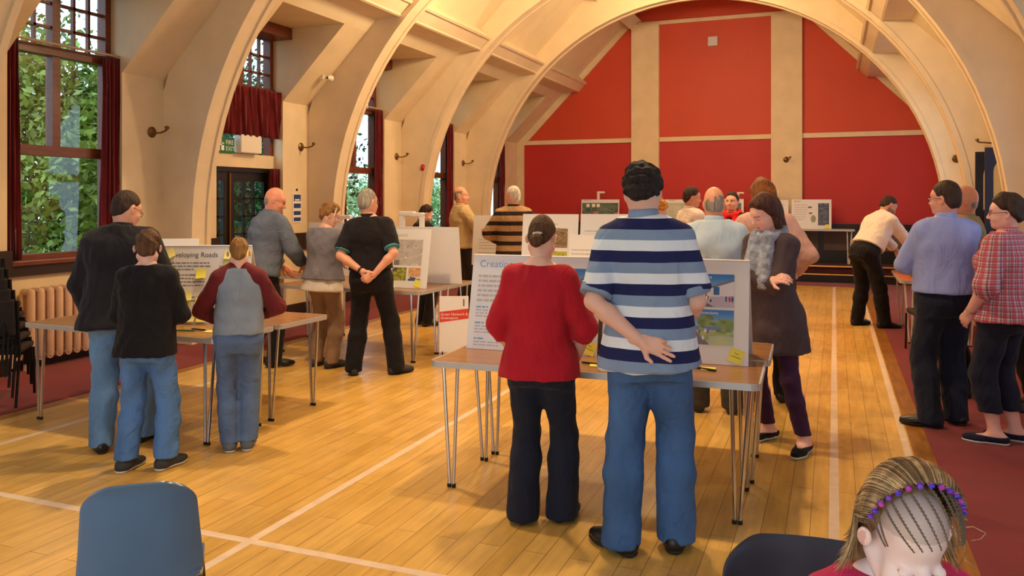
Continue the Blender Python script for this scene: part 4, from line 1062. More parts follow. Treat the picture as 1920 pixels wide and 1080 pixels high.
# ---- materials of skin, hair and cloth
def skin_material():
    m = bpy.data.materials.new('skin'); m.use_nodes = True; t = m.node_tree; p = t.nodes['Principled BSDF']
    a = N(t, 'ShaderNodeAttribute'); a.attribute_name = 'tone'; tc = N(t, 'ShaderNodeTexCoord')
    nz = N(t, 'ShaderNodeTexNoise', Scale=14.0, Detail=4.0); t.links.new(tc.outputs['Object'], nz.inputs['Vector'])
    r = N(t, 'ShaderNodeMapRange'); r.inputs['To Min'].default_value = .9; r.inputs['To Max'].default_value = 1.08; t.links.new(nz.outputs['Fac'], r.inputs['Value'])
    mx = N(t, 'ShaderNodeMixRGB', _blend_type='MULTIPLY'); mx.inputs['Fac'].default_value = 1; t.links.new(a.outputs['Color'], mx.inputs['Color1']); t.links.new(r.outputs[0], mx.inputs['Color2'])
    t.links.new(mx.outputs[0], p.inputs['Base Color']); p.inputs['Roughness'].default_value = .5
    p.inputs['Subsurface Weight'].default_value = .12; p.inputs['Subsurface Radius'].default_value = (.02, .008, .004); p.inputs['Subsurface Scale'].default_value = .4
    return m
SKIN = skin_material()
def add_folds(m, scale=8.0, dist=.035, strength=.5, st=(1.2, 1.2, .55)):
    """A second, broad bump under the weave, for soft folds in cloth."""
    t = m.node_tree; p = t.nodes['Principled BSDF']; tc = N(t, 'ShaderNodeTexCoord'); mp = N(t, 'ShaderNodeMapping'); mp.inputs['Scale'].default_value = st
    t.links.new(tc.outputs['Object'], mp.inputs['Vector']); z = N(t, 'ShaderNodeTexNoise', Scale=scale, Detail=3.0, Distortion=1.2); t.links.new(mp.outputs[0], z.inputs['Vector'])
    b = N(t, 'ShaderNodeBump', Strength=strength, Distance=dist); t.links.new(z.outputs['Fac'], b.inputs['Height'])
    old = [l for l in t.links if l.to_node == p and l.to_socket.name == 'Normal']
    if old:
        ob = old[0].from_node; t.links.new(b.outputs[0], ob.inputs['Normal'])
    else: t.links.new(b.outputs[0], p.inputs['Normal'])
    return m
def cloth(name, c=None, noise=.12, bump=.14, bscale=320, nscale=7, stretch=None, rough=.85):
    if name in MATS: return MATS[name]
    return add_folds(mat(name, c, rough=rough, noise=noise, nscale=nscale, bump=bump, bscale=bscale, spec=.2, sheen=.06, stretch=stretch))
def denim(name, c):
    if name in MATS: return MATS[name]
    return add_folds(mat(name, c, rough=.8, noise=.34, nscale=4.5, bump=.2, bscale=300, spec=.2, stretch=(1, 1, .55), detail=6), 11.0, .03, .6, (1, 1, 1.1))
def hair_mat(name, c, st=(60, 60, 6)):
    return mat(name, c, rough=.62, noise=.5, nscale=1.0, bump=.8, bscale=1.8, spec=.25, stretch=st, detail=4)
def stripes_material(name, cols, period, z0):
    """Knitted hoops: cols = [(fraction, colour)...] from z0 upwards, repeating each period."""
    m = bpy.data.materials.new(name); m.use_nodes = True; t = m.node_tree; p = t.nodes['Principled BSDF']
    tc = N(t, 'ShaderNodeTexCoord'); sp = N(t, 'ShaderNodeSeparateXYZ'); t.links.new(tc.outputs['Object'], sp.inputs[0])
    nz = N(t, 'ShaderNodeTexNoise', Scale=3.0, Detail=1.0); t.links.new(tc.outputs['Object'], nz.inputs['Vector'])
    wob = N(t, 'ShaderNodeMath', _operation='MULTIPLY_ADD'); wob.inputs[1].default_value = .018; t.links.new(nz.outputs['Fac'], wob.inputs[0]); t.links.new(sp.outputs['Z'], wob.inputs[2])
    sb = N(t, 'ShaderNodeMath', _operation='SUBTRACT'); sb.inputs[1].default_value = z0 + .009; t.links.new(wob.outputs[0], sb.inputs[0])
    dv = N(t, 'ShaderNodeMath', _operation='DIVIDE'); dv.inputs[1].default_value = period; t.links.new(sb.outputs[0], dv.inputs[0])
    fr = N(t, 'ShaderNodeMath', _operation='FLOORED_MODULO'); fr.inputs[1].default_value = 1.0; t.links.new(dv.outputs[0], fr.inputs[0])
    rp = N(t, 'ShaderNodeValToRGB'); rp.color_ramp.interpolation = 'CONSTANT'
    rp.color_ramp.elements[0].position = 0; rp.color_ramp.elements[0].color = cols[0][1]; pos = cols[0][0]
    rp.color_ramp.elements[1].position = pos; rp.color_ramp.elements[1].color = cols[1][1]; pos += cols[1][0]
    for f, c in cols[2:]: e = rp.color_ramp.elements.new(min(pos, .999)); e.color = c; pos += f
    t.links.new(fr.outputs[0], rp.inputs['Fac']); t.links.new(rp.outputs['Color'], p.inputs['Base Color'])
    p.inputs['Roughness'].default_value = .85; p.inputs['Specular IOR Level'].default_value = .2
    return add_folds(m)
def plaid_material(name, base, c1, c2, s):
    m = bpy.data.materials.new(name); m.use_nodes = True; t = m.node_tree; p = t.nodes['Principled BSDF']
    tc = N(t, 'ShaderNodeTexCoord'); sp = N(t, 'ShaderNodeSeparateXYZ'); t.links.new(tc.outputs['Object'], sp.inputs[0])
    a0 = N(t, 'ShaderNodeMath', _operation='ARCTAN2'); t.links.new(sp.outputs['X'], a0.inputs[0]); t.links.new(sp.outputs['Y'], a0.inputs[1]); ad = N(t, 'ShaderNodeMath', _operation='MULTIPLY'); ad.inputs[1].default_value = .16; t.links.new(a0.outputs[0], ad.inputs[0])
    col = None
    def band(src, sc, w, ph):
        a = N(t, 'ShaderNodeMath', _operation='MULTIPLY_ADD'); a.inputs[1].default_value = sc; a.inputs[2].default_value = ph; t.links.new(src, a.inputs[0])
        f = N(t, 'ShaderNodeMath', _operation='FLOORED_MODULO'); f.inputs[1].default_value = 1; t.links.new(a.outputs[0], f.inputs[0])
        l = N(t, 'ShaderNodeMath', _operation='LESS_THAN'); l.inputs[1].default_value = w; t.links.new(f.outputs[0], l.inputs[0])
        h = N(t, 'ShaderNodeMath', _operation='MULTIPLY'); h.inputs[1].default_value = .62; t.links.new(l.outputs[0], h.inputs[0]); return h.outputs[0]
    prev = None
    for src, sc, w, ph, c in ((sp.outputs['Z'], 1 / s, .45, 0, c1), (ad.outputs[0], 1 / s, .45, .2, c1), (sp.outputs['Z'], 1 / s, .14, .42, c2), (ad.outputs[0], 1 / s, .14, .62, c2)):
        mx = N(t, 'ShaderNodeMixRGB'); mx.inputs['Color2'].default_value = c
        if prev is None: mx.inputs['Color1'].default_value = base
        else: t.links.new(prev, mx.inputs['Color1'])
        t.links.new(band(src, sc, w, ph), mx.inputs['Fac']); prev = mx.outputs[0]
    t.links.new(prev, p.inputs['Base Color']); p.inputs['Roughness'].default_value = .85; p.inputs['Specular IOR Level'].default_value = .2
    return add_folds(m)
shoe_black = mat('black_shoe_leather', rgb(22, 20, 20), rough=.4, noise=.1, nscale=20)
shoe_grey = mat('grey_shoe_suede', rgb(92, 98, 104), rough=.8, noise=.2, nscale=20)
shoe_dark = mat('dark_grey_shoe', rgb(52, 50, 52), rough=.7, noise=.15, nscale=20)
sole_white = mat('white_rubber_sole', rgb(214, 210, 200), rough=.6)
sole_dark = mat('dark_rubber_sole', rgb(28, 26, 26), rough=.7)
lens_wire = mat('dark_spectacle_frame', rgb(30, 26, 26), rough=.3, metal=.4)

I4 = Matrix.Identity(4)
def v3(p): return np.array(p, float)
def bone(a, c, l1, l2, hint):
    """Middle joint of a two-bone limb from a to c, bent towards hint; returns (joint, end)."""
    a, c, hint = v3(a), v3(c), v3(hint); d = c - a; L = np.linalg.norm(d)
    if L > (l1 + l2) * .998: c = a + d / L * (l1 + l2) * .998; d = c - a; L = np.linalg.norm(d)
    u = d / L; x = (l1 * l1 - l2 * l2 + L * L) / (2 * L); h = math.sqrt(max(l1 * l1 - x * x, 0)); w = hint - u * (hint @ u); w /= (np.linalg.norm(w) + 1e-9)
    return a + u * x + w * h, c

MALE = [(.80, .140, .115, -.010), (.88, .166, .126, -.016), (.96, .162, .118, -.008), (1.06, .152, .110, .002), (1.18, .160, .114, .002), (1.29, .172, .120, -.004), (1.36, .158, .106, -.010), (1.43, .108, .080, -.018), (1.485, .066, .062, -.018), (1.53, .050, .050, -.018)]
FEMALE = [(.80, .150, .115, -.012), (.88, .176, .128, -.020), (.96, .164, .116, -.010), (1.06, .136, .100, .0), (1.16, .140, .106, .004), (1.27, .152, .124, .008), (1.35, .140, .100, -.006), (1.42, .092, .072, -.018), (1.475, .055, .055, -.018), (1.52, .045, .046, -.018)]
CHILD = [(.80, .130, .105, -.008), (.88, .150, .116, -.012), (.96, .147, .108, -.006), (1.06, .140, .102, .002), (1.18, .142, .102, .002), (1.28, .146, .103, -.004), (1.345, .130, .092, -.010), (1.40, .088, .070, -.016), (1.45, .055, .054, -.016), (1.50, .045, .045, -.016)]

class Figure:
    def __init__(s, label, pos, heading, H, secs=MALE, bw=1.0, bd=1.0, lean=0.0, tilt=0.0, sh=.178, hs=1.0, head=(0, 0, 0), res=.010, skin=(224, 172, 146), limb=1.0, arms=None, legs=None, fine=.0042, seed=1, hipy=0.0, group=None, rise=0.0):
        s.child = secs is CHILD; s.rise = rise
        s.sc = H / 1.75; s.res = res / s.sc; s.fine = fine / s.sc; s.rs = np.random.RandomState(seed); s.label = label; s.skin = skin; s.limb = limb
        s.secs = [(z + (rise if z > 1.25 else 0), a * bw, b * bd, y) for z, a, b, y in secs]; s.pos, s.heading = pos, heading
        s.U = Matrix.Translation((0, hipy, .93)) @ Matrix.Rotation(math.radians(-lean), 4, 'X') @ Matrix.Rotation(math.radians(tilt), 4, 'Y') @ Matrix.Translation((0, 0, -.93))
        yaw, pitch, roll = [math.radians(a) for a in head]
        s.J = s.U @ Vector((0, -.018, 1.468 if s.child else 1.497 + rise * .6)); s.hs = hs
        s.Hd = Matrix.Translation(s.J) @ (s.U.to_3x3().to_4x4()) @ Matrix.Rotation(yaw, 4, 'Z') @ Matrix.Rotation(-pitch, 4, 'X') @ Matrix.Rotation(roll, 4, 'Y') @ Matrix.Scale(hs, 4)
        s.HdR = Matrix.Translation(s.J) @ (s.U.to_3x3().to_4x4()) @ Matrix.Rotation(yaw, 4, 'Z') @ Matrix.Rotation(-pitch, 4, 'X') @ Matrix.Rotation(roll, 4, 'Y')
        sh = sh - .026; s.shx = sh; s.arm = {}; s.leg = {}
        arms = arms or {}
        for sd, nm in ((-1, 'L'), (1, 'R')):
            a = arms.get(nm, {}); S = s.U @ Vector((sd * sh, -.014, 1.385 + rise)); w = a.get('wrist', (sd * .25, .03, .86)); w = (s.U @ Vector(w)) if a.get('frame', 'u') == 'u' else Vector(w)
            hint = s.U.to_3x3() @ Vector(a.get('hint', (sd * .35, -1, -.2)))
            E, Wr = bone(S, w, .29 * a.get('len', 1), .255 * a.get('len', 1), hint)
            fd = (Wr - E) / np.linalg.norm(Wr - E); hd = v3(s.U.to_3x3() @ Vector(a['hd'])) if 'hd' in a else fd; hd = hd / np.linalg.norm(hd)
            pn = v3(s.U.to_3x3() @ Vector(a.get('pn', (-sd, 0, 0))))
            s.arm[nm] = dict(S=v3(S), E=E, W=Wr, hd=hd, pn=pn, curl=a.get('curl', .5), sd=sd, spread=a.get('spread', .0), curls=a.get('curls'))
        legs = legs or {}
        for sd, nm in ((-1, 'L'), (1, 'R')):
            l = legs.get(nm, {}); h = Vector((sd * .088, hipy, .90)); an = l.get('ankle', (sd * .11, 0, .085)); K, An = bone(h, an, .43, .405, l.get('hint', (sd * .12, 1, 0)))
            s.leg[nm] = dict(H=v3(h), K=K, A=An, yaw=math.radians(l.get('yaw', -sd * 10)), sd=sd, pitch=l.get('pitch', 0))
        s.make_prims()
        s.group = group
    # -- shapes of the body
    def make_prims(s):
        L_ = s.limb; P = s.P = []
        P.append(loft(s.U, [(z, a * (.90 if z < 1.0 else 1), b * (.86 if z < 1.0 else 1), y) for z, a, b, y in s.secs], .03, 'torso'))
        for nm, a in s.arm.items():
            c0 = v3(s.U @ Vector((a['sd'] * .045, -.016, 1.445 + s.rise)))
            P.append(cap(c0, a['S'] + v3((0, 0, .004)), .046, .052 * L_, .04, 'shoulder'))
            P.append(cap(a['S'], a['E'], .052 * L_, .039 * L_, .02, 'uarm' + nm))
            m = a['E'] + (a['W'] - a['E']) * .3
            P.append(cap(a['E'], m, .038 * L_, .041 * L_, .02, 'farm' + nm)); P.append(cap(m, a['W'], .041 * L_, .027 * L_, .02, 'farm' + nm))
        for nm, l in s.leg.items():
            P.append(cap(l['H'], l['K'], .076 * L_, .050 * L_, .03, 'thigh' + nm)); m = l['K'] + (l['A'] - l['K']) * .3 + v3((0, -.012, 0))
            P.append(cap(l['K'], m, .052 * L_, .054 * L_, .03, 'calf' + nm)); P.append(cap(m, l['A'], .053 * L_, .035 * L_, .03, 'calf' + nm))
            P += s.foot(l, 0.0, .006)
    def foot(s, l, extra=0.0, lift=0.0):
        c, sn = math.cos(l['yaw']), math.sin(l['yaw']); A0 = l['A']
        def W(x, y, z): return (A0[0] + c * x - sn * y, A0[1] + sn * x + c * y, max(A0[2] - .085, 0) + z + lift)
        up = (0, 0, 1)
        return [cap(W(0, -.05, .035), W(0, .02, .045), .033 + extra, .036 + extra, .03, 'foot'), cap(W(0, .0, .05), W(l['sd'] * .008, .115, .028), .038 + extra, .036 + extra, .03, 'foot', sq=(up, .72)),
                cap(W(l['sd'] * .008, .10, .026), W(l['sd'] * .004, .165, .022), .036 + extra, .027 + extra, .02, 'foot', sq=(up, .7)), cap(W(0, -.03, .04), v3(A0) + v3((0, 0, .0)), .034 + extra, .036 + extra, .03, 'ankle')]
    def hand_prims(s, a):
        """Palm, four unequal jointed fingers and a thumb from the side of the palm."""
        hd, w = a['hd'], a['W']; pn = a['pn'] - hd * (a['pn'] @ hd); pn /= np.linalg.norm(pn) + 1e-9
        # thumb side: for the left hand seen from the palm ...
        tv = np.cross(hd, pn) * (1 if a['sd'] > 0 else -1); tv = -tv
        P = [cap(w - hd * .03, w + hd * .015, .026 * s.limb, .025, .02, 'hand')]
        P.append(cap(w + hd * .02, w + hd * .075, .034, .038, .015, 'hand', sq=(pn, .42)))
        P.append(cap(w + hd * .03 + tv * .018 + pn * .006, w + hd * .06 + tv * .02 + pn * .004, .017, .014, .012, 'hand'))
        bases = [(.030, .088, .070), (.010, .093, .078), (-.011, .090, .072), (-.030, .080, .058)]
        for i, (o, b, L) in enumerate(bases):
            cu = a['curls'][i] if a.get('curls') else a['curl'] * (1 + .12 * i)
            p = w + hd * b + tv * o; sp_ = a['spread'] * (1.5 - i) * .16; d = hd * math.cos(sp_) + tv * math.sin(sp_); ang = cu * .55
            P.append(cap(p - d * .02, p, .0095, .0095, .008, 'hand'))
            for j, (fl, r0, r1) in enumerate(((.46, .0092, .0086), (.30, .0086, .0080), (.24, .0080, .0068))):
                dd = d * math.cos(ang) + pn * math.sin(ang); q = p + dd * L * fl; P.append(cap(p, q, r0, r1, .005, 'hand')); p = q; ang += cu * .62
        p = w + hd * .028 + tv * .030; d = hd * .62 + tv * .72 + pn * .30; d /= np.linalg.norm(d); d2 = hd * .86 + tv * .30 + pn * .40; d2 /= np.linalg.norm(d2)
        q = p + d * .040; P.append(cap(p - d * .02, q, .0135, .0105, .012, 'hand')); P.append(cap(q, q + d2 * .030, .0105, .0082, .006, 'hand'))
        return P
    def head_prims(s, face=True, ears=True):
        M = s.Hd; h = s.hs
        def W(p): return v3(M @ Vector(p))
        P = [ell(M, (0, -.012, .150), (.0755, .096, .098), .02, 'cran'), ell(M, (0, .030, .088), (.060, .062, .082), .03, 'face'), ell(M, (0, .040, .040), (.040, .045, .034), .03, 'jaw'),
             cap(W((0, .070, .027)), W((0, .076, .026)), .017 * h, .014 * h, .02, 'chin'), ell(M, (0, .052, .148), (.056, .036, .030), .03, 'brow')]
        if s.child: P = P[:1] + [ell(M, (0, .024, .086), (.063, .060, .078), .03, 'face'), ell(M, (0, .038, .040), (.038, .044, .032), .03, 'jaw'), cap(W((0, .066, .030)), W((0, .070, .029)), .015 * h, .013 * h, .02, 'chin')]
        P.append(ell(M, (0, -.028, .098), (.0685, .064, .062), .03, 'skull_base'))
        for sd in (-1, 1):
            P.append(ell(M, (sd * .036, .052, .074), (.027, .028, .028), .03, 'cheek') if s.child else ell(M, (sd * .040, .056, .080), (.022, .026, .024), .03, 'cheek'))
            P.append(cap(W((sd * .044, -.015, .060)), W((sd * .029, .05, .030)), .019 * h, .017 * h, .03, 'jawline'))
        if face:
            P.append(cap(W((0, .074, .122)), W((0, .088, .092)), .0075 * h, .0115 * h, .026, 'nose') if s.child else cap(W((0, .086, .130)), W((0, .108, .090)), .0080 * h, .0120 * h, .014, 'nose'))
            for sd in (-1, 1):
                P.append(ell(M, (sd * .010, .084 if s.child else .095, .087 if s.child else .084), (.0080, .010, .0075), .010, 'nostril'))
                if s.child: P.append(ell(M, (sd * .030, .0600, .115), (.0150, .0130, .0105), .012, 'lid'))
                else: P.append(ell(M, (sd * .031, .090, .117), (.0165, .013, .0085), .014, 'eye', op='s')); P.append(ell(M, (sd * .031, .0690, .116), (.0130, .0125, .0110), .006, 'lid'))
            ly = .078 if s.child else .086; P.append(ell(M, (0, ly, .0585), (.0215, .012, .0055), .008, 'lip')); P.append(ell(M, (0, ly - .001, .0490), (.018, .012, .0062), .008, 'lip'))
        if ears:
            for sd in (-1, 1):
                P.append(ell(M @ Matrix.Translation((sd * .0745, -.012, .108)) @ Matrix.Rotation(sd * .45, 4, 'Z'), (0, 0, 0), (.0095, .021, .034), .008, 'ear'))
                P.append(ell(M @ Matrix.Translation((sd * .0825, -.008, .112)) @ Matrix.Rotation(sd * .45, 4, 'Z'), (0, 0, 0), (.005, .010, .018), .006, 'ear', op='s'))
        n0 = v3(s.U @ Vector((0, -.022, 1.43))); P.append(cap(n0, W((0, -.018, .060)), *((.047, .045 * h) if s.child else (.050, .048 * h) if s.secs[1][1] > s.secs[5][1] else (.057, .054 * h)), .03, 'neck'))
        return P
    # -- meshes
    def body(s, face=True, hands=('L', 'R'), lips=(196, 120, 112), brow=None, stubble=None, blush=None, scalp=None):
        parts, cols = [], []
        base = np.array([lin(c) for c in s.skin] + [1.0])
        F, lo = field(s.P, s.res); V, Q = surface(F, lo, s.res); parts.append((V, Q)); cols.append(np.tile(base, (len(V), 1)))
        F, lo = field(s.head_prims(face), s.fine); V, Q = surface(F, lo, s.fine); V = relax(V, Q); c = np.tile(base, (len(V), 1))
        inv = np.array(s.Hd.inverted()); q = V @ inv[:3, :3].T + inv[:3, 3]
        def paint(mask, rgb_, f=1.0):
            t = np.array([lin(x) for x in rgb_] + [1.0]); c[mask] = c[mask] * (1 - f) + t * f
        if stubble: paint((q[:, 2] < .075) & (q[:, 1] > -.02) & (q[:, 2] > .0), stubble, .6)
        if face and lips: paint((np.abs(q[:, 0]) < .024) & (np.abs(q[:, 2] - .054) < .0085) & (q[:, 1] > .075), lips, .75)
        if face and brow: paint((np.abs(np.abs(q[:, 0]) - .031) < .020) & (np.abs(q[:, 2] - .137 + .10 * np.abs(np.abs(q[:, 0]) - .031)) < .0042) & (q[:, 1] > .05), brow, .8)
        if face: paint((np.abs(np.abs(q[:, 0]) - .031) < .016) & (np.abs(q[:, 2] - .1085 - 18 * (np.abs(q[:, 0]) - .031) ** 2) < .0019) & (q[:, 1] > .05), (70, 46, 40), .75)
        if blush: paint((np.abs(np.abs(q[:, 0]) - .042) < .016) & (np.abs(q[:, 2] - .078) < .016) & (q[:, 1] > .03), blush, .35)
        if scalp: paint((q[:, 1] > -.04) & ((q[:, 2] - .15) / .098 > .62 * (q[:, 1] + .012) / .096) & (q[:, 2] > .155), scalp, .4)
        paint((np.abs(q[:, 0]) > .0765) & (((q[:, 1] + .008) / .010) ** 2 + ((q[:, 2] - .111) / .019) ** 2 < 1), (206, 132, 118), .55)
        s.head_q = q
        parts.append((V, Q)); cols.append(c)
        for nm in hands:
            F, lo = field(s.hand_prims(s.arm[nm]), min(s.fine, .0036 / s.sc)); V, Q = surface(F, lo, min(s.fine, .0036 / s.sc)); parts.append((V, Q)); c = np.tile(base, (len(V), 1)); cols.append(c)
        o = to_mesh('person', parts, s.sc, SKIN, None, np.concatenate(cols))
        o.location = (s.pos[0], s.pos[1], 0); o.rotation_euler = (0, 0, math.radians(s.heading)); tag(o, s.label, 'person', s.group)
        s.o = o; return o
    def piece(s, name, prims, m, infl=0.0, clips=(), res=None, fold=0.0, fr=22, st=(1, 1, 1), parent=None, it=1):
        res = res or s.res; F, lo = field(prims, res, infl, clips); V, Q = surface(F, lo, res)
        V = relax(V, Q, it)
        if fold: V = V + vnormals(V, Q) * np.maximum(ripple(V, s.rs, fold, fr, st) + ripple(V, s.rs, fold * .4, fr * 2.4, st), -.5 * max(infl, .006))[:, None]
        return to_mesh(name, [(V, Q)], s.sc, m, parent or s.o)
    def upl(s, n, p):
        """Plane of the upper-body frame, as a clip (keeps n.(x - p) < 0)."""
        n = s.U.to_3x3() @ Vector(n); p = s.U @ Vector(p); return (tuple(n), n.dot(p))
    def top(s, m, hem=.90, infl=.016, sleeve=1.0, cuff=.0, neck=1.485, flare=1.0, name='shirt', fold=.004, sl_r=1.0, sleeves=True, deep=1.0, drop=0.0, open_=None, fr=20, body=True, st=(1, 1, 1), slm=None):
        """Upper garment: trunk to the hem, sleeves to a fraction of the arm (1 = upper arm to the elbow, 2 = to the wrist)."""
        secs = [(z, a + (.008 if z < 1.1 else 0), b + (.016 if z < 1.1 else 0), y) for z, a, b, y in s.secs if z >= .95]; zb = secs[0]
        hip = max(q[1] for q in s.secs[:3]) + .016, max(q[2] for q in s.secs[:3]) + .026
        lower = []
        if hem < .95:
            n = max(1, int((.95 - hem) / .08)); 
            for i in range(n, 0, -1):
                z = .95 - (.95 - hem + .02) * i / n; t = min(1, (.95 - z) / .1); f = 1 + (flare - 1) * (.95 - z) / max(.05, .95 - hem); lower.append((z, (zb[1] * (1 - t) + hip[0] * t) * f, (zb[2] * (1 - t) + hip[1] * t) * f * deep, -.013))
        P = [loft(s.U, lower + secs, .03, 'torso')] if body else []
        cl = [s.upl((0, 0, -1), (0, 0, hem)), s.upl((0, 0, 1), (0, 0, neck))]
        if body: P[0].clips = (cl[0],)
        sp = []
        for nm, a in s.arm.items():
            c0 = v3(s.U @ Vector((a['sd'] * .045, -.016, 1.445 + s.rise))); L_ = s.limb
            if body: P.append(cap(c0, a['S'] + v3((0, 0, .004)), .046, .053 * L_, .04))
            q = []
            if not sleeves: continue
            if sleeve <= 1:
                e = a['S'] + (a['E'] - a['S']) * sleeve; d = (a['E'] - a['S']) / np.linalg.norm(a['E'] - a['S']); q.append(cap(a['S'], a['E'], .054 * L_ * sl_r, .050 * L_ * sl_r, .014, clips=[(tuple(d), d @ e)]))
            else:
                t = sleeve - 1; e = a['E'] + (a['W'] - a['E']) * t; d = (a['W'] - a['E']) / np.linalg.norm(a['W'] - a['E'])
                q.append(cap(a['S'], a['E'], .054 * L_ * sl_r, .044 * L_ * sl_r, .014)); q.append(cap(a['E'], a['W'], .044 * L_ * sl_r, .032 * L_ * sl_r, .014, clips=[(tuple(d), d @ e)]))
            (sp if slm else P).extend(q)
        if open_: P.append(open_)
        o = s.piece(name, P, m, infl, [cl[1]], fold=fold, fr=fr, st=st) if P else None
        if slm:
            for q in (sp[:len(sp) // 2], sp[len(sp) // 2:]): s.piece('sleeve', q, slm, infl + .003, fold=fold * .8, fr=26)
        s.shirt = o
        return o
    def trousers(s, m, waist=1.03, hem=.045, r=(.086, .066, .064), infl=.010, fold=.0035, name='trousers', knee_back=0, fr=20, st=(1.2, 1.2, .9)):
        secs = [q for q in s.secs if q[0] <= 1.07]; secs[0] = (secs[0][0], secs[0][1] * .90, secs[0][2] * .88, secs[0][3]); P = [loft(s.U, secs, .05, clips=[s.upl((0, 0, 1), (0, 0, waist))])]
        for nm, l in s.leg.items():
            P.append(cap(l['H'], l['K'], r[0], r[1], .055)); m_ = l['K'] + (l['A'] - l['K']) * .35
            P.append(cap(l['K'], m_, r[1], (r[1] + r[2]) / 2 + .002, .03)); 
            P.append(cap(m_, l['A'] + (l['A'] - l['K']) / .405 * .03, (r[1] + r[2]) / 2 + .002, r[2], .03))
        h0 = min(s.leg['L']['A'][2], s.leg['R']['A'][2]) - .085
        return s.piece(name, P, m, infl, [((0, 0, -1), -(hem + h0))], fold=fold, fr=fr, st=st)
    def shoes(s, m, sole=None, extra=.008, low=False, thick=.022):
        for nm, l in s.leg.items():
            P = s.foot(l, extra, .010)
            if low: P = P[:3]
            o = s.piece('shoe', P, m, 0, [((0, 0, -1), -.0), ((0, 0, 1), .10 if not low else .062)], res=min(s.res, .007), fold=0)
            if sole: s.piece('sole', s.foot(l, extra + .004, .004)[:3], sole, 0, [((0, 0, -1), -.0), ((0, 0, 1), thick)], res=min(s.res, .006), parent=o)
    def hairdo(s, m, th=.012, front=.185, slope=.95, back=.03, extra=(), rough=.0025, fr=55, topcut=None, name='hair', edge=.035, infl=0, st=(1, 1, 1), res=None):
        """Cap of hair over the skull, cut along a hairline that falls from the forehead to the nape."""
        M = s.Hd; inv = np.array(M.inverted()); h = s.hs
        n_ = 1 / math.sqrt(1 + slope * slope); A1 = ell(M, (0, -.012, .150), (.0755, .096, .098)); A2 = ell(M, (0, -.040, .088), (.0665, .056, .074))
        def fn(X, Y, Z):
            y = inv[1, 0] * X + inv[1, 1] * Y + inv[1, 2] * Z + inv[1, 3]; z = inv[2, 0] * X + inv[2, 1] * Y + inv[2, 2] * Z + inv[2, 3]
            d1, d2 = A1.fn(X, Y, Z), A2.fn(X, Y, Z); k = .03; q = np.maximum(k - np.abs(d1 - d2), 0) / k; d = np.minimum(d1, d2) - q * q * k * .25
            sl = (z - front - slope * (y - .085)) * n_; sl = np.minimum(sl, z - back)
            if topcut: sl = np.minimum(sl, topcut - z)
            t = np.clip(sl / edge, 0, 1); t = t * (2 - t)
            return d - h * (th * t - .004 + np.minimum(sl, 0) * .8)
        c = v3(M @ Vector((0, -.02, .12))); e = .15 * h
        P = [Pr(fn, c - e, c + e, .02)] + list(extra)
        res = res or s.fine * 1.15
        F, lo = field(P, res, infl); V, Q = surface(F, lo, res); V = relax(V, Q)
        if rough: V = V + vnormals(V, Q) * ripple(V, s.rs, rough, fr, st, 9)[:, None]
        return to_mesh(name, [(V, Q)], s.sc, m, s.o)
    def collar(s, m, z0=1.455, z1=1.515, r=.066, name='collar'):
        a, b = v3(s.U @ Vector((0, -.024, z0))), v3(s.U @ Vector((0, -.024, z1))); d = (b - a) / np.linalg.norm(b - a)
        return s.piece(name, [cap(a, b, r + .012, r, .02, clips=[(tuple(d), d @ b), (tuple(-d), -d @ (a - d * .02))])], m, 0, res=min(s.res, .007))
    def glasses(s, m=lens_wire):
        mb = MB(); M = s.Hd; k = s.sc
        for sd in (-1, 1):
            ring = [M @ Vector((sd * .034 + .022 * math.cos(t), .101 - .35 * abs(abs(sd * .034 + .022 * math.cos(t)) - .03), .116 + .016 * math.sin(t))) * 1.0 for t in np.linspace(0, 2 * PI, 17)]
            mb.tube([p * k for p in ring], .0016, 6, False)
            mb.tube([(M @ Vector(p)) * k for p in ((sd * .056, .092, .120), (sd * .078, .05, .120), (sd * .083, -.008, .120), (sd * .080, -.025, .105))], .0018, 6)
        mb.tube([(M @ Vector(p)) * k for p in ((-.012, .101, .118), (0, .104, .121), (.012, .101, .118))], .0016, 6)
        return mb.build('glasses', m, s.o, True)
    def eyes(s, look=0.0, iris=(60, 80, 90)):
        mw, mi = mat('eye_white', rgb(226, 220, 214), rough=.2), mat('eye_iris', rgb(*iris), rough=.2)
        for sd in (-1, 1):
            c = s.Hd @ Vector((sd * .031, .0735, .117)); e = MB().sphere(c * s.sc, .0118 * s.sc * s.hs, 14).build('eye', mw, s.o, True)
            c2 = s.Hd @ Vector((sd * .031, .0815, .117 - look)); MB().sphere(c2 * s.sc, .0052 * s.sc * s.hs, 10).build('iris', mi, e, True)
    def belt(s, m, z=1.02):
        secs = [(q[0], q[1] + .016, q[2] + .016, q[3]) for q in s.secs if .87 < q[0] < 1.2]
        return s.piece('belt', [loft(s.U, secs, .02)], m, 0, [s.upl((0, 0, 1), (0, 0, z + .018)), s.upl((0, 0, -1), (0, 0, z - .018))])
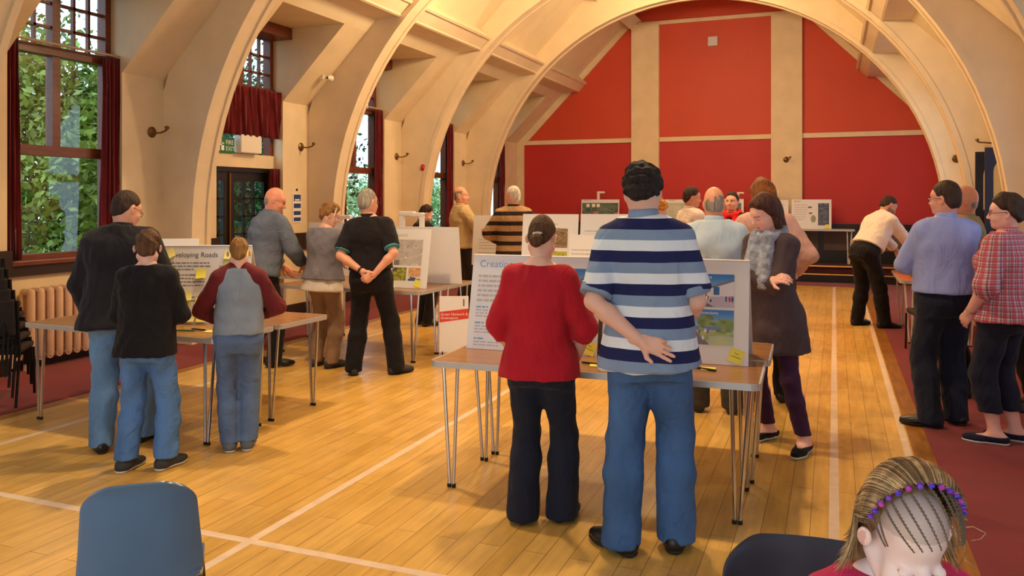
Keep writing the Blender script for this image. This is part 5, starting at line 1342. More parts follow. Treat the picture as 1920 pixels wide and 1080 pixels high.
# ================================================================== the people
hair_dark = hair_mat('dark_brown_hair', rgb(58, 40, 32)); hair_black = hair_mat('black_hair', rgb(36, 27, 26)); hair_brown = hair_mat('brown_hair', rgb(84, 56, 36)); hair_grey = hair_mat('grey_hair', rgb(150, 140, 128))
hair_white = hair_mat('white_hair', rgb(212, 204, 190)); hair_fair = hair_mat('dark_blond_hair', rgb(140, 98, 54)); hair_ginger = hair_mat('ginger_brown_hair', rgb(128, 74, 34)); hair_gold = hair_mat('golden_curly_hair', rgb(198, 132, 50))
jean_mid = denim('mid_blue_denim', rgb(66, 100, 150)); jean_light = denim('light_blue_denim', rgb(102, 140, 186)); jean_boy = denim('bright_blue_denim', rgb(84, 124, 182)); jean_kid = denim('worn_blue_denim', rgb(92, 114, 152))
black_cloth = cloth('black_trouser_cloth', rgb(26, 24, 28)); navy_cloth = cloth('navy_trouser_cloth', rgb(30, 34, 50)); char_cloth = cloth('charcoal_cloth', rgb(46, 40, 44))
W0 = rgb(222, 228, 238)

# --- tall man in the striped polo shirt
f = Figure('tall person in blue and white striped polo shirt, one hand behind the back', (-.80, 3.78), 8, 1.785, bw=1.06, bd=1.10, sh=.174, tilt=-2.5, lean=-1, rise=.032, head=(2, 14, 0), res=.0085, fine=.0040, skin=(226, 176, 156),
           arms={'L': dict(wrist=(-.03, -.165, .985), hint=(-1, -.35, -.2), hd=(.95, -.12, -.32), pn=(-.1, -1, .15), curls=(.25, .38, .7, 1.0), spread=.5, len=1.04), 'R': dict(wrist=(.14, .16, .995), hint=(.55, -1, 0))},
           legs={'L': dict(ankle=(-.125, -.055, .085), yaw=48), 'R': dict(ankle=(.115, .04, .085), yaw=-6)}, seed=3)
f.body(face=False, hands=('L', 'R'))
polo = stripes_material('striped_polo_knit', [(.325, rgb(128, 148, 178)), (.35, rgb(34, 38, 84)), (.325, W0)], .1478, .857)
# order from the hem upwards: grey, navy, white
pt = f.top(polo, hem=.846, infl=.024, sleeve=.86, neck=1.525, sl_r=1.04, fold=.0055, fr=15, flare=1.06)
grey_blue = cloth('grey_blue_knit', rgb(128, 148, 178))
for nm, a in f.arm.items():
    d = (a['E'] - a['S']) / np.linalg.norm(a['E'] - a['S']); e = a['S'] + (a['E'] - a['S']) * .91; f.piece('sleeve_cuff', [cap(a['S'], a['E'], .054 * 1.04, .050 * 1.04, .014, clips=[(tuple(d), d @ e), (tuple(-d), -(d @ e) + .040)])], grey_blue, .0205, res=.005)
f.collar(grey_blue, z0=1.485, z1=1.56, r=.066)
f.trousers(jean_mid, waist=1.0, hem=.04, r=(.092, .076, .078), fold=.0045)
f.hairdo(hair_black, th=.022, front=.20, slope=.80, back=.045, rough=.006, fr=60)
f.shoes(shoe_black, sole_dark, extra=.012)
# --- woman in red
f = Figure('person in a red three-quarter sleeved top with brown hair in a bun, back turned', (-1.385, 3.90), 4, 1.555, FEMALE, bw=1.10, bd=1.12, sh=.168, head=(0, 24, 0), hs=1.12, res=.0085, fine=.0040, skin=(230, 180, 160), limb=1.04,
           arms={'L': dict(wrist=(-.17, .10, .90), hint=(-1, -.75, 0)), 'R': dict(wrist=(.18, .12, .92), hint=(1, -.75, 0))},
           legs={'L': dict(ankle=(-.095, -.03, .085), yaw=14), 'R': dict(ankle=(.115, .06, .085), yaw=-12)}, seed=5)
f.body(face=False)
f.top(cloth('red_jersey', rgb(176, 26, 42), noise=.08), hem=.835, infl=.021, sleeve=1.32, neck=1.475, sl_r=1.08, fold=.005, fr=14, flare=1.0, st=(1.6, 1.6, .6))
f.trousers(navy_cloth, waist=.98, hem=.02, r=(.099, .068, .088), infl=.008, fold=.003)
M = f.Hd
f.hairdo(hair_brown, th=.014, front=.20, slope=.92, back=.055, rough=.002, extra=[ell(M, (.006, -.118, .058), (.044, .036, .046), .010)], fr=40)
MB().lathe([(.022, -.004), (.026, 0), (.022, .004)], 14).xf(Matrix.Scale(f.sc, 4) @ M @ Matrix.Translation((.006, -.112, .098)) @ Matrix.Rotation(.6, 4, 'X')).build('hair_tie', mat('silver_hair_tie', rgb(190, 190, 200), rough=.3, metal=.5), f.o, True)
f.shoes(shoe_black, None, extra=.006)
# --- man in the dark jacket at the roads board
f = Figure('person in a long dark jacket and glasses, light jeans, leaning over the roads board', (-4.36, 4.03), 33, 1.71, bw=1.08, bd=1.1, sh=.188, lean=9, head=(-34, 16, 0), res=.009, skin=(222, 160, 132),
           arms={'L': dict(wrist=(-.20, .17, .90), hint=(-1, -.7, -.1)), 'R': dict(wrist=(.18, .22, .92), hint=(1, -.6, -.2))},
           legs={'L': dict(ankle=(-.10, -.04, .085), yaw=20), 'R': dict(ankle=(.12, .16, .085), yaw=-28)}, seed=7)
f.body(face=True, brow=(60, 45, 38))
f.top(cloth('black_jacket_cloth', rgb(34, 32, 38), noise=.12), hem=.80, infl=.036, sleeve=1.92, neck=1.49, sl_r=1.1, fold=.007, fr=13, name='jacket', flare=1.08)
f.collar(cloth('black_jacket_cloth', None), z0=1.45, z1=1.515, r=.070)
f.trousers(jean_light, waist=1.0, hem=.04, r=(.088, .072, .070), fold=.0045)
f.hairdo(hair_dark, th=.009, front=.195, slope=.92, back=.045, rough=.0015); f.glasses(); f.shoes(shoe_black, sole_dark)
# --- boy in the black jumper
f = Figure('child in a black jumper and blue jeans with messy brown hair, arms folded', (-3.87, 3.78), 24, 1.465, CHILD, bw=1.12, bd=1.12, sh=.165, hs=1.16, head=(14, 8, 0), lean=3, res=.0085, skin=(232, 182, 164),
           arms={'L': dict(wrist=(-.02, .20, 1.12), hint=(-1, -.5, -.5)), 'R': dict(wrist=(.03, .21, 1.10), hint=(1, -.55, -.6))},
           legs={'L': dict(ankle=(-.135, -.02, .085), yaw=-14), 'R': dict(ankle=(.13, .02, .085), yaw=-22)}, seed=9)
f.body(face=True)
f.top(cloth('black_jumper_knit', rgb(22, 20, 24), noise=.1), hem=.83, infl=.024, sleeve=1.95, neck=1.475, sl_r=1.05, fold=.005, name='jumper')
f.trousers(jean_boy, waist=.99, hem=.085, r=(.088, .072, .072), fold=.0045)
f.hairdo(hair_brown, th=.020, front=.20, slope=.98, back=.02, rough=.006, fr=50)
f.shoes(shoe_dark, sole_white, extra=.012)
# --- boy in the raglan top
f = Figure('child in a grey top with maroon sleeves, leaning over the end of the table', (-3.615, 4.30), 40, 1.405, CHILD, bw=1.08, sh=.165, hs=1.16, head=(0, 14, 0), lean=4, res=.0085, skin=(230, 180, 160),
           arms={'L': dict(wrist=(-.12, .20, 1.04), hint=(-1, -.35, -.35)), 'R': dict(wrist=(.16, .22, 1.08), hint=(1, -.6, -.5))},
           legs={'L': dict(ankle=(-.07, 0, .085), yaw=4), 'R': dict(ankle=(.07, .0, .085), yaw=-6)}, seed=11)
f.body(face=False)
maroon = cloth('maroon_jersey', rgb(104, 34, 40))
f.top(cloth('grey_blue_jersey', rgb(132, 144, 162), noise=.1), hem=.94, infl=.020, sleeve=1.9, neck=1.47, sl_r=1.04, fold=.006, fr=15, name='raglan_top', slm=maroon)
for sd in (-1, 1):
    c0 = v3(f.U @ Vector((sd * .050, -.014, 1.455))); f.piece('sleeve_yoke', [cap(c0, f.arm['L' if sd < 0 else 'R']['S'] + v3((0, 0, .004)), .046, .060, .03), cap(f.arm['L' if sd < 0 else 'R']['S'], f.arm['L' if sd < 0 else 'R']['S'] * .6 + f.arm['L' if sd < 0 else 'R']['E'] * .4, .059, .052, .02)], maroon, .0245)
f.trousers(jean_kid, waist=1.03, hem=.075, r=(.086, .068, .070), fold=.0045)
f.hairdo(hair_fair, th=.012, front=.20, slope=.98, back=.015, rough=.003)
f.shoes(shoe_grey, sole_white, extra=.012)
# --- bald man in the denim jacket
f = Figure('bald person in a grey blue denim jacket bending towards the far table', (-5.22, 6.52), -14, 1.78, lean=14, head=(-38, 10, 0), bw=1.04, bd=1.1, res=.011, fine=.005, skin=(226, 150, 122),
           arms={'L': dict(wrist=(-.10, .34, 1.02), hint=(-1, -.6, -.4)), 'R': dict(wrist=(.20, .32, 1.06), hint=(1, -.6, -.4))}, legs={'L': dict(ankle=(-.11, 0, .085)), 'R': dict(ankle=(.13, .06, .085), yaw=-25)}, seed=13)
f.body(face=True)
f.top(denim('grey_denim_jacket', rgb(104, 112, 130)), hem=.88, infl=.026, sleeve=1.92, neck=1.49, sl_r=1.06, fold=.006, fr=15, name='denim_jacket'); f.collar(denim('grey_denim_jacket', None), r=.072)
f.trousers(black_cloth, hem=.04); f.hairdo(hair_grey, th=.003, front=.14, slope=.92, back=.05, topcut=.135, rough=.0); f.glasses(mat('thin_wire', rgb(120, 100, 90), rough=.3, metal=.8)); f.shoes(shoe_black)
# --- woman in the grey cardigan
f = Figure('person in a grey cardigan with a pale band in short fair hair', (-4.64, 6.74), -8, 1.615, FEMALE, lean=5, head=(-36, 20, 0), bw=1.06, bd=1.06, sh=.165, res=.011, fine=.005, skin=(230, 176, 152),
           arms={'L': dict(wrist=(-.05, .30, 1.12), hint=(-1, -.6, -.5)), 'R': dict(wrist=(.10, .22, 1.36), hint=(1, -.6, -.6), curl=.9)}, seed=15)
f.body(face=True)
f.top(cloth('grey_cardigan_knit', rgb(128, 124, 134)), hem=.92, infl=.040, sleeve=1.85, neck=1.47, sl_r=1.05, name='cardigan'); f.top(cloth('white_cotton', rgb(224, 214, 206)), hem=.80, infl=.018, neck=1.0, sleeves=False, name='white_top', flare=1.05)
f.trousers(cloth('taupe_trouser_cloth', rgb(142, 112, 90)), hem=.05); f.shoes(shoe_dark, sole_dark)
f.hairdo(hair_fair, th=.020, front=.20, slope=.92, back=.035, rough=.006, fr=48)
mb = MB(); mb.tube([(f.Hd @ Vector((.094 * math.cos(t), .025 - .012 * math.sin(t), .13 + .116 * math.sin(t)))) * f.sc for t in np.linspace(-.1, PI + .1, 20)], .0065, 8); mb.build('hair_band', mat('pale_hair_band', rgb(232, 210, 180), rough=.4), f.o, True)
# --- man in the black polo shirt, hands behind the back
f = Figure('grey-haired person in a black polo shirt with hands clasped behind the back', (-4.03, 6.62), 18, 1.745, bw=1.10, bd=1.14, sh=.192, head=(-26, 6, 0), tilt=-3, res=.010, fine=.0045, skin=(228, 164, 136), hipy=0,
           arms={'L': dict(wrist=(-.045, -.165, .985), hint=(-1, -.1, 0), hd=(.85, -.15, -.5), pn=(0, -1, .1), curl=.9), 'R': dict(wrist=(.075, -.185, .955), hint=(1, -.1, 0), hd=(-.8, -.25, -.5), pn=(0, 1, .1), curl=1.1)},
           legs={'L': dict(ankle=(-.16, -.02, .085), yaw=12), 'R': dict(ankle=(.23, .03, .085), yaw=-42)}, seed=17)
f.body(face=True)
f.top(cloth('black_polo_knit', rgb(30, 25, 28)), hem=.985, infl=.020, sleeve=.80, neck=1.48, sl_r=1.1, fold=.005, fr=15, name='polo_shirt'); f.collar(cloth('black_polo_knit', None), z0=1.44, z1=1.51)
teal = mat('teal_trim', rgb(60, 140, 150), rough=.8)
for nm, a in f.arm.items():
    d = (a['E'] - a['S']) / np.linalg.norm(a['E'] - a['S']); e = a['S'] + (a['E'] - a['S']) * .80; f.piece('sleeve_trim', [cap(a['S'], a['E'], .054 * 1.1, .050 * 1.1, .02, clips=[(tuple(d), d @ e + .010), (tuple(-d), -(d @ e) + .012)])], teal, .0185, res=.006)
f.trousers(black_cloth, waist=1.0, hem=.03, r=(.090, .072, .070)); f.hairdo(hair_grey, th=.006, front=.19, slope=.92, back=.05, rough=.001); f.glasses(mat('teal_wire', rgb(60, 130, 130), rough=.3)); f.shoes(shoe_dark, sole_dark)
wb_ = f.arm['L']; d = (wb_['W'] - wb_['E']); d /= np.linalg.norm(d); c = wb_['W'] - d * .02; f.piece('wristwatch', [cap(c - d * .014, c + d * .014, .031, .031, .004, clips=[(tuple(d), d @ c + .012), (tuple(-d), -(d @ c) + .012)])], shoe_black, 0, res=.005)
# --- boy beyond the green network board
f = Figure('child in a dark jacket looking down beyond the plain board back', (-4.96, 9.45), -36, 1.60, CHILD, sh=.165, hs=1.08, head=(-20, 22, 0), res=.013, fine=.0055, skin=(226, 172, 148), seed=19)
f.body(face=True, hands=()); f.top(cloth('dark_jacket_cloth', rgb(32, 30, 34)), hem=.85, infl=.028, sleeve=1.9, sl_r=1.06, name='jacket'); f.collar(cloth('grey_collar', rgb(120, 122, 132)), r=.07); f.trousers(black_cloth); f.hairdo(hair_dark, th=.014, front=.195, slope=.92, back=.05, rough=.003); f.shoes(shoe_black)
# --- man in the beige jacket, gesturing
f = Figure('person in a beige zip jacket holding both hands out over the pink arrow board', (-5.02, 10.75), -52, 1.83, bw=1.06, bd=1.15, sh=.185, head=(-22, 0, 0), res=.012, fine=.0055, skin=(226, 160, 128),
           arms={'L': dict(wrist=(-.08, .40, 1.20), hint=(-1, -.4, -.8), hd=(.15, .95, .15), pn=(.5, 0, 1), curl=.3, spread=.5), 'R': dict(wrist=(.14, .38, 1.16), hint=(1, -.4, -.8), hd=(-.1, .98, .05), pn=(-.5, 0, 1), curl=.25, spread=.5)}, seed=21)
f.body(face=True)
beige = cloth('beige_jacket_cloth', rgb(196, 168, 124)); f.top(beige, hem=.90, infl=.034, sleeve=1.9, neck=1.49, sl_r=1.04, fold=.006, fr=14, name='jacket'); f.collar(beige, r=.072); f.trousers(char_cloth); f.hairdo(hair_grey, th=.005, front=.165, slope=.92, back=.05, rough=.001, topcut=.21); f.shoes(shoe_black)
# --- man in the brown striped jumper
f = Figure('white-haired person in a brown and black hooped jumper', (-3.90, 9.92), 30, 1.82, bw=1.08, bd=1.1, sh=.185, head=(40, 4, 0), res=.012, fine=.0055, skin=(230, 166, 138), seed=23,
           arms={'L': dict(wrist=(-.16, .18, 1.05), hint=(-1, -.6, -.2)), 'R': dict(wrist=(.12, .2, 1.05), hint=(1, -.6, -.2))})
f.body(face=True, hands=()); f.top(stripes_material('hooped_jumper_knit', [(.42, rgb(46, 34, 32)), (.58, rgb(176, 140, 100))], .128, .02), hem=.86, infl=.026, sleeve=1.9, neck=1.49, sl_r=1.05, name='jumper'); f.collar(cloth('dark_rib_collar', rgb(46, 36, 34)), r=.072); f.trousers(black_cloth); f.hairdo(hair_white, th=.007, front=.19, slope=.92, back=.05, rough=.001); f.shoes(shoe_black)
# --- man in the light blue shirt
f = Figure('balding person in a pale blue shirt standing with back turned beyond the street pictures', (-.86, 6.42), 5, 1.735, bw=1.12, bd=1.14, sh=.192, head=(0, 6, 0), res=.010, fine=.0048, skin=(226, 158, 126), seed=25,
           arms={'L': dict(wrist=(-.17, .2, 1.0), hint=(-1, -.5, -.2)), 'R': dict(wrist=(.16, .22, 1.0), hint=(1, -.5, -.2))}, legs={'L': dict(ankle=(-.12, 0, .085)), 'R': dict(ankle=(.14, .0, .085))})
f.body(face=False); sky_sh = cloth('pale_blue_shirt_cotton', rgb(186, 204, 222), noise=.06); f.top(sky_sh, hem=.86, infl=.026, sleeve=1.9, neck=1.49, sl_r=1.06, fold=.007, fr=13); f.collar(sky_sh, z0=1.45, z1=1.525, r=.070); f.trousers(cloth('dark_olive_cloth', rgb(62, 54, 46)), hem=.04, r=(.096, .078, .078)); f.hairdo(hair_grey, th=.004, front=.15, slope=.92, back=.05, topcut=.195, rough=.0008); f.shoes(shoe_dark, sole_dark)
# --- woman with curly golden hair
f = Figure('person with short curly golden hair mostly hidden behind the striped polo shirt', (-1.80, 9.0), 8, 1.64, FEMALE, sh=.16, head=(0, 18, 0), res=.013, fine=.0055, skin=(230, 176, 152), seed=27)
f.body(face=False, hands=()); f.top(cloth('brown_knit', rgb(92, 60, 44)), hem=.88, infl=.024, sleeve=1.9, name='jumper'); f.trousers(black_cloth); f.hairdo(hair_gold, th=.028, front=.21, slope=.65, back=.03, rough=.009, fr=75); f.shoes(shoe_black)
# --- man in a white shirt, profile
f = Figure('dark-haired person in a pale pink shirt turned to the right near the stage', (-1.62, 10.1), -48, 1.80, sh=.18, head=(-18, 8, 0), res=.013, fine=.0055, skin=(218, 150, 116), seed=29)
f.body(face=True, hands=()); pk = cloth('pale_pink_shirt', rgb(222, 204, 196), noise=.06); f.top(pk, hem=.98, infl=.024, sleeve=1.9, sl_r=1.05); f.collar(pk); f.trousers(black_cloth); f.hairdo(hair_dark, th=.009, front=.19, slope=.92, back=.05, rough=.0015); f.shoes(shoe_black)
# --- woman with red scarf, facing the camera
f = Figure('smiling person in black with a bright red scarf, facing this way', (-1.24, 10.9), 168, 1.74, FEMALE, sh=.162, head=(0, 0, 0), res=.012, fine=.0048, skin=(226, 164, 140), seed=31,
           arms={'L': dict(wrist=(-.12, .26, 1.16), hint=(-1, -.4, -.8), curl=.7), 'R': dict(wrist=(.06, .24, 1.22), hint=(1, -.4, -.8), curl=.8)})
f.body(face=True, brow=(50, 34, 30), lips=(206, 150, 146)); f.eyes(); f.top(cloth('black_top_jersey', rgb(26, 22, 26)), hem=.88, infl=.022, sleeve=1.85, sl_r=1.1); f.trousers(black_cloth); f.hairdo(hair_dark, th=.013, front=.215, slope=1.2, back=.03, rough=.002); f.shoes(shoe_black)
MB().tube([(f.Hd @ Vector((x, .0955 - .9 * abs(x) ** 1.6, .0535 + 6 * x * x))) * f.sc for x in (-.015, -.008, 0, .008, .015)], [.0012, .0028, .0034, .0028, .0012], 8).build('teeth', mat('teeth_white', rgb(236, 230, 220), rough=.3), f.o, True)
rs_ = cloth('red_scarf_cloth', rgb(220, 34, 40)); U = f.U
f.piece('scarf', [cap(v3(U @ Vector((.10 * math.cos(a), -.02 + .085 * math.sin(a), 1.47 - .03 * math.sin(a)))), v3(U @ Vector((.10 * math.cos(a + .5), -.02 + .085 * math.sin(a + .5), 1.47 - .03 * math.sin(a + .5)))), .030, .030, .02) for a in np.arange(0, 6.2, .5)] +
        [cap(v3(U @ Vector((sd * .075, .07, 1.44))), v3(U @ Vector((sd * .07, .145, 1.20))), .036, .045, .03, sq=((0, 1, 0), .5)) for sd in (-1, 1)], rs_, 0, res=.008, fold=.003, fr=30)
# --- woman with the patterned scarf, arms folded, looking down
f = Figure('person in a long charcoal cardigan and grey blue scarf, arms folded, looking down', (-.385, 5.68), 148, 1.685, FEMALE, sh=.160, lean=3, head=(-20, 24, -3), res=.009, fine=.0038, skin=(236, 180, 164), bw=.98, seed=33,
           arms={'L': dict(wrist=(.10, .175, 1.19), hint=(-1, -.1, -.6), curl=.6), 'R': dict(wrist=(-.12, .15, 1.17), hint=(1, -.1, -.6), curl=.6)},
           legs={'L': dict(ankle=(-.24, -.02, .085), yaw=14), 'R': dict(ankle=(.10, -.10, .085), yaw=-6)})
f.body(face=True, brow=(96, 62, 48), lips=(196, 110, 106), blush=(226, 140, 130))
f.top(cloth('charcoal_cardigan_knit', rgb(76, 62, 68)), hem=.66, infl=.024, sleeve=1.9, neck=1.475, sl_r=1.05, fold=.005, name='cardigan', flare=1.12)
f.trousers(cloth('purple_trouser_cloth', rgb(62, 34, 66)), hem=.12, r=(.082, .056, .046), infl=.006, fold=.003)
M = f.Hd
f.hairdo(hair_mat('chestnut_hair', rgb(76, 44, 32)), th=.019, front=.205, slope=1.35, back=-.01, rough=.0025, fr=30, st=(1, 1, .3), extra=[cap(v3(M @ Vector((sd * .058, -.02, .13))), v3(M @ Vector((sd * .062, -.025, .0))), .030, .026, .03) for sd in (-1, 1)] + [cap(v3(M @ Vector((0, -.075, .14))), v3(M @ Vector((0, -.07, -.02))), .055, .05, .03), cap(v3(M @ Vector((-.045, .052, .205))), v3(M @ Vector((.055, .040, .195))), .020, .018, .02)])
def scarf_material():
    m = cloth('patterned_scarf_cloth', rgb(150, 156, 176), noise=.4, nscale=26, bump=.6, bscale=120); return m
U = f.U
f.piece('scarf', [cap(v3(U @ Vector((.085 * math.cos(a), -.015 + .080 * math.sin(a), 1.46 - .02 * math.sin(a)))), v3(U @ Vector((.085 * math.cos(a + .5), -.015 + .080 * math.sin(a + .5), 1.46 - .02 * math.sin(a + .5)))), .034, .034, .02) for a in np.arange(0, 6.2, .5)] +
        [cap(v3(U @ Vector((sd * .05, .085, 1.44))), v3(U @ Vector((sd * .055, .160, 1.16))), .048, .064, .03, sq=((0, 1, 0), .7)) for sd in (-1, 1)], scarf_material(), 0, res=.007, fold=.0045, fr=40, st=(1.5, 1.5, .4))
f.shoes(cloth('black_canvas_shoe', rgb(24, 22, 24)), sole_white, low=True)
bg_e = f.o
# --- person in the pink hoodie
f = Figure('person in a pink hooded top with ginger brown hair, behind the scarf wearer', (-.50, 6.95), 2, 1.80, FEMALE, bw=1.08, bd=1.05, sh=.175, head=(16, 4, 0), res=.010, fine=.005, skin=(230, 176, 156), seed=35,
           arms={'L': dict(wrist=(-.15, .2, 1.0), hint=(-1, -.6, -.2)), 'R': dict(wrist=(.19, .16, 1.0), hint=(1, -.7, -.2))}, tilt=-3)
f.body(face=False); pinkm = cloth('pink_fleece', rgb(222, 176, 164)); f.top(pinkm, hem=.96, infl=.030, sleeve=1.92, neck=1.49, sl_r=1.06, fold=.006, fr=14, name='hooded_top', open_=ell(f.U, (0, -.115, 1.43), (.115, .058, .085), .03)); f.trousers(black_cloth)
f.hairdo(hair_ginger, th=.026, front=.21, slope=1.2, back=.0, rough=.005, fr=35, extra=[cap(v3(f.Hd @ Vector((0, -.07, .13))), v3(f.Hd @ Vector((0, -.06, -.01))), .075, .065, .03)]); f.shoes(shoe_black)
# --- man in white shirt bending over the table
f = Figure('bearded person in a white shirt and black trousers bending over the right-hand table', (.44, 11.45), -46, 1.82, bw=1.04, bd=1.05, sh=.185, lean=36, head=(-16, 2, 0), hipy=-.10, res=.011, fine=.005, skin=(206, 138, 104), seed=37,
           arms={'L': dict(wrist=(-.12, .62, .86), frame='w', hint=(-1, -.2, .2)), 'R': dict(wrist=(.22, .58, .80), frame='w', hint=(1, -.3, .2))}, legs={'L': dict(ankle=(-.17, -.05, .085), yaw=-5), 'R': dict(ankle=(.15, .06, .085), yaw=-30)})
f.body(face=True, stubble=(70, 48, 40)); ws_ = cloth('white_shirt_cotton', rgb(236, 222, 212), noise=.05); f.top(ws_, hem=1.0, infl=.024, sleeve=1.86, neck=1.49, sl_r=1.06, fold=.006, fr=15); f.collar(ws_); f.trousers(black_cloth, waist=1.02, hem=.03, r=(.090, .074, .068)); f.belt(shoe_black, 1.01); f.hairdo(hair_dark, th=.010, front=.19, slope=.92, back=.05, rough=.002); f.shoes(shoe_black, sole_dark)
# --- man in the lilac shirt
f = Figure('person in a lilac shirt and dark trousers with glasses, arms folded, on the right', (.74, 6.62), 22, 1.775, bw=1.05, bd=1.10, sh=.182, head=(34, 2, 0), res=.009, fine=.0042, skin=(220, 156, 136), seed=39,
           arms={'L': dict(wrist=(.02, .22, 1.10), hint=(-1, .05, -.5)), 'R': dict(wrist=(-.03, .24, 1.12), hint=(1, -.1, -.5))}, legs={'L': dict(ankle=(-.12, -.03, .085), yaw=52), 'R': dict(ankle=(.11, .05, .085), yaw=10)})
f.body(face=True, brow=(70, 54, 46)); lil = cloth('lilac_shirt_cotton', rgb(150, 162, 222), noise=.05); f.top(lil, hem=.955, infl=.026, sleeve=1.9, neck=1.485, sl_r=1.06, fold=.007, fr=13); f.collar(lil, z0=1.45, z1=1.52, r=.068)
f.trousers(navy_cloth, waist=1.0, hem=.03, r=(.094, .078, .074), fold=.005); f.hairdo(hair_dark, th=.008, front=.185, slope=.92, back=.05, rough=.0012); f.glasses(); f.shoes(shoe_black, sole_dark)
# --- man behind him in the olive shirt
f = Figure('bald person in an olive shirt half hidden behind the lilac shirt', (1.00, 7.72), 70, 1.755, bw=1.08, bd=1.14, sh=.185, head=(10, 4, 0), res=.011, fine=.005, skin=(210, 140, 112), seed=41)
f.body(face=True); ol = cloth('olive_shirt_cotton', rgb(150, 138, 100), noise=.08); f.top(ol, hem=.88, infl=.026, sleeve=1.9, neck=1.49, sl_r=1.06, fold=.006); f.collar(ol); f.trousers(black_cloth, hem=.03); f.hairdo(hair_grey, th=.003, front=.14, slope=.92, back=.05, topcut=.135, rough=0); f.shoes(shoe_dark, sole_dark)
# --- woman in the checked shirt
f = Figure('person in a red checked shirt and navy cropped trousers with short dark hair', (1.06, 6.30), 56, 1.675, FEMALE, bw=1.14, bd=1.18, sh=.172, limb=1.1, head=(22, 4, 0), res=.009, fine=.0042, skin=(226, 170, 158), seed=43,
           arms={'L': dict(wrist=(-.19, .14, .92), hint=(-1, -.9, 0)), 'R': dict(wrist=(.20, .14, .95), hint=(1, -.9, 0))}, legs={'L': dict(ankle=(-.09, .02, .085), yaw=24), 'R': dict(ankle=(.10, -.03, .085), yaw=20)})
f.body(face=True, brow=(50, 36, 32)); f.top(plaid_material('red_check_cotton', rgb(208, 176, 186), rgb(178, 34, 56), rgb(24, 26, 70), .036), hem=.86, infl=.026, sleeve=1.25, neck=1.48, sl_r=1.06, fold=.006, fr=15)
f.collar(plaid_material('red_check_collar', rgb(208, 176, 186), rgb(178, 34, 56), rgb(24, 26, 70), .036), r=.064)
f.trousers(cloth('dark_navy_denim', rgb(28, 30, 48)), waist=.98, hem=.22, r=(.092, .074, .062), fold=.004); f.hairdo(hair_dark, th=.020, front=.20, slope=.92, back=.045, rough=.004, fr=45); f.glasses()
f.shoes(cloth('navy_canvas_shoe', rgb(30, 32, 56)), sole_white, low=True, extra=.010)
a = f.arm['L']; d = (a['W'] - a['E']); d /= np.linalg.norm(d); c = a['W'] - d * .015
mb = MB(); uu = Vector(d).orthogonal().normalized(); vv = Vector(d).cross(uu); mb.tube([(Vector(c) + (uu * math.cos(t) + vv * math.sin(t)) * .033) * f.sc for t in np.linspace(0, 2 * PI, 17)], .003, 6, False); mb.build('bangle', mat('silver', rgb(200, 200, 205), rough=.2, metal=1), f.o, True)
# --- person at the right edge
f = Figure('person with auburn hair in a brown jacket at the right edge behind the checked shirt', (1.47, 7.35), 72, 1.665, FEMALE, sh=.17, head=(10, 4, 0), res=.011, fine=.005, skin=(222, 166, 146), seed=45,
           arms={'L': dict(wrist=(-.20, .30, 1.16), hint=(-1, -.3, -.5)), 'R': dict(wrist=(.1, .32, 1.14), hint=(1, -.3, -.5))})
f.body(face=True); f.top(cloth('brown_jacket_cloth', rgb(96, 66, 38)), hem=.84, infl=.030, sleeve=1.9, sl_r=1.1, name='jacket'); f.trousers(black_cloth, hem=.05); f.hairdo(hair_ginger, th=.022, front=.205, slope=1.3, back=.0, rough=.003, fr=35); f.shoes(shoe_dark, sole_dark)
# ================================================================== girl with braids in the foreground
f = Figure('child with beaded braids and a pink top, face bowed, close by at lower right', (.075, 1.44), 204, 1.25, CHILD, sh=.160, hs=1.17, head=(-2, 34, 3), lean=6, res=.008, fine=.0026, skin=(246, 216, 210), seed=51,
           arms={'L': dict(wrist=(-.06, .26, 1.0), hint=(-1, -.4, -.5)), 'R': dict(wrist=(.08, .28, 1.0), hint=(1, -.4, -.5))})
f.body(face=True, brow=None, lips=(216, 140, 140), scalp=(150, 128, 112))
f.top(cloth('pink_jersey', rgb(206, 44, 96), noise=.08), hem=.86, infl=.020, sleeve=.9, neck=1.475, name='top', fold=.004)
f.trousers(jean_mid); f.shoes(shoe_dark, sole_white)
M = f.Hd; SCL = f.sc; C = np.array([0, -.012, .150]); RAD = np.array([.0755, .096, .098])
def on_skull(d, off): d = np.array(d, float); k = 1 / math.sqrt(((d / RAD) ** 2).sum()); return C + d * k + d / np.linalg.norm(d) * off
def hp(p): return (M @ Vector(p)) * SCL
def slerp(a, b, t):
    a = np.array(a, float) / np.linalg.norm(a); b = np.array(b, float) / np.linalg.norm(b); w = math.acos(np.clip(a @ b, -1, 1)); return (a * math.sin((1 - t) * w) + b * math.sin(t * w)) / max(math.sin(w), 1e-6)
hb = hair_mat('braid_hair', rgb(118, 100, 84), st=(1, 1, 1)); bead_m = [mat('purple_bead', rgb(128, 60, 196), rough=.2), mat('violet_bead', rgb(86, 66, 200), rough=.2), mat('pink_bead', rgb(196, 70, 170), rough=.2)]
g_ = np.array((M.to_3x3().inverted() @ Vector((0, 0, -1))).normalized())
rs = np.random.RandomState(5)
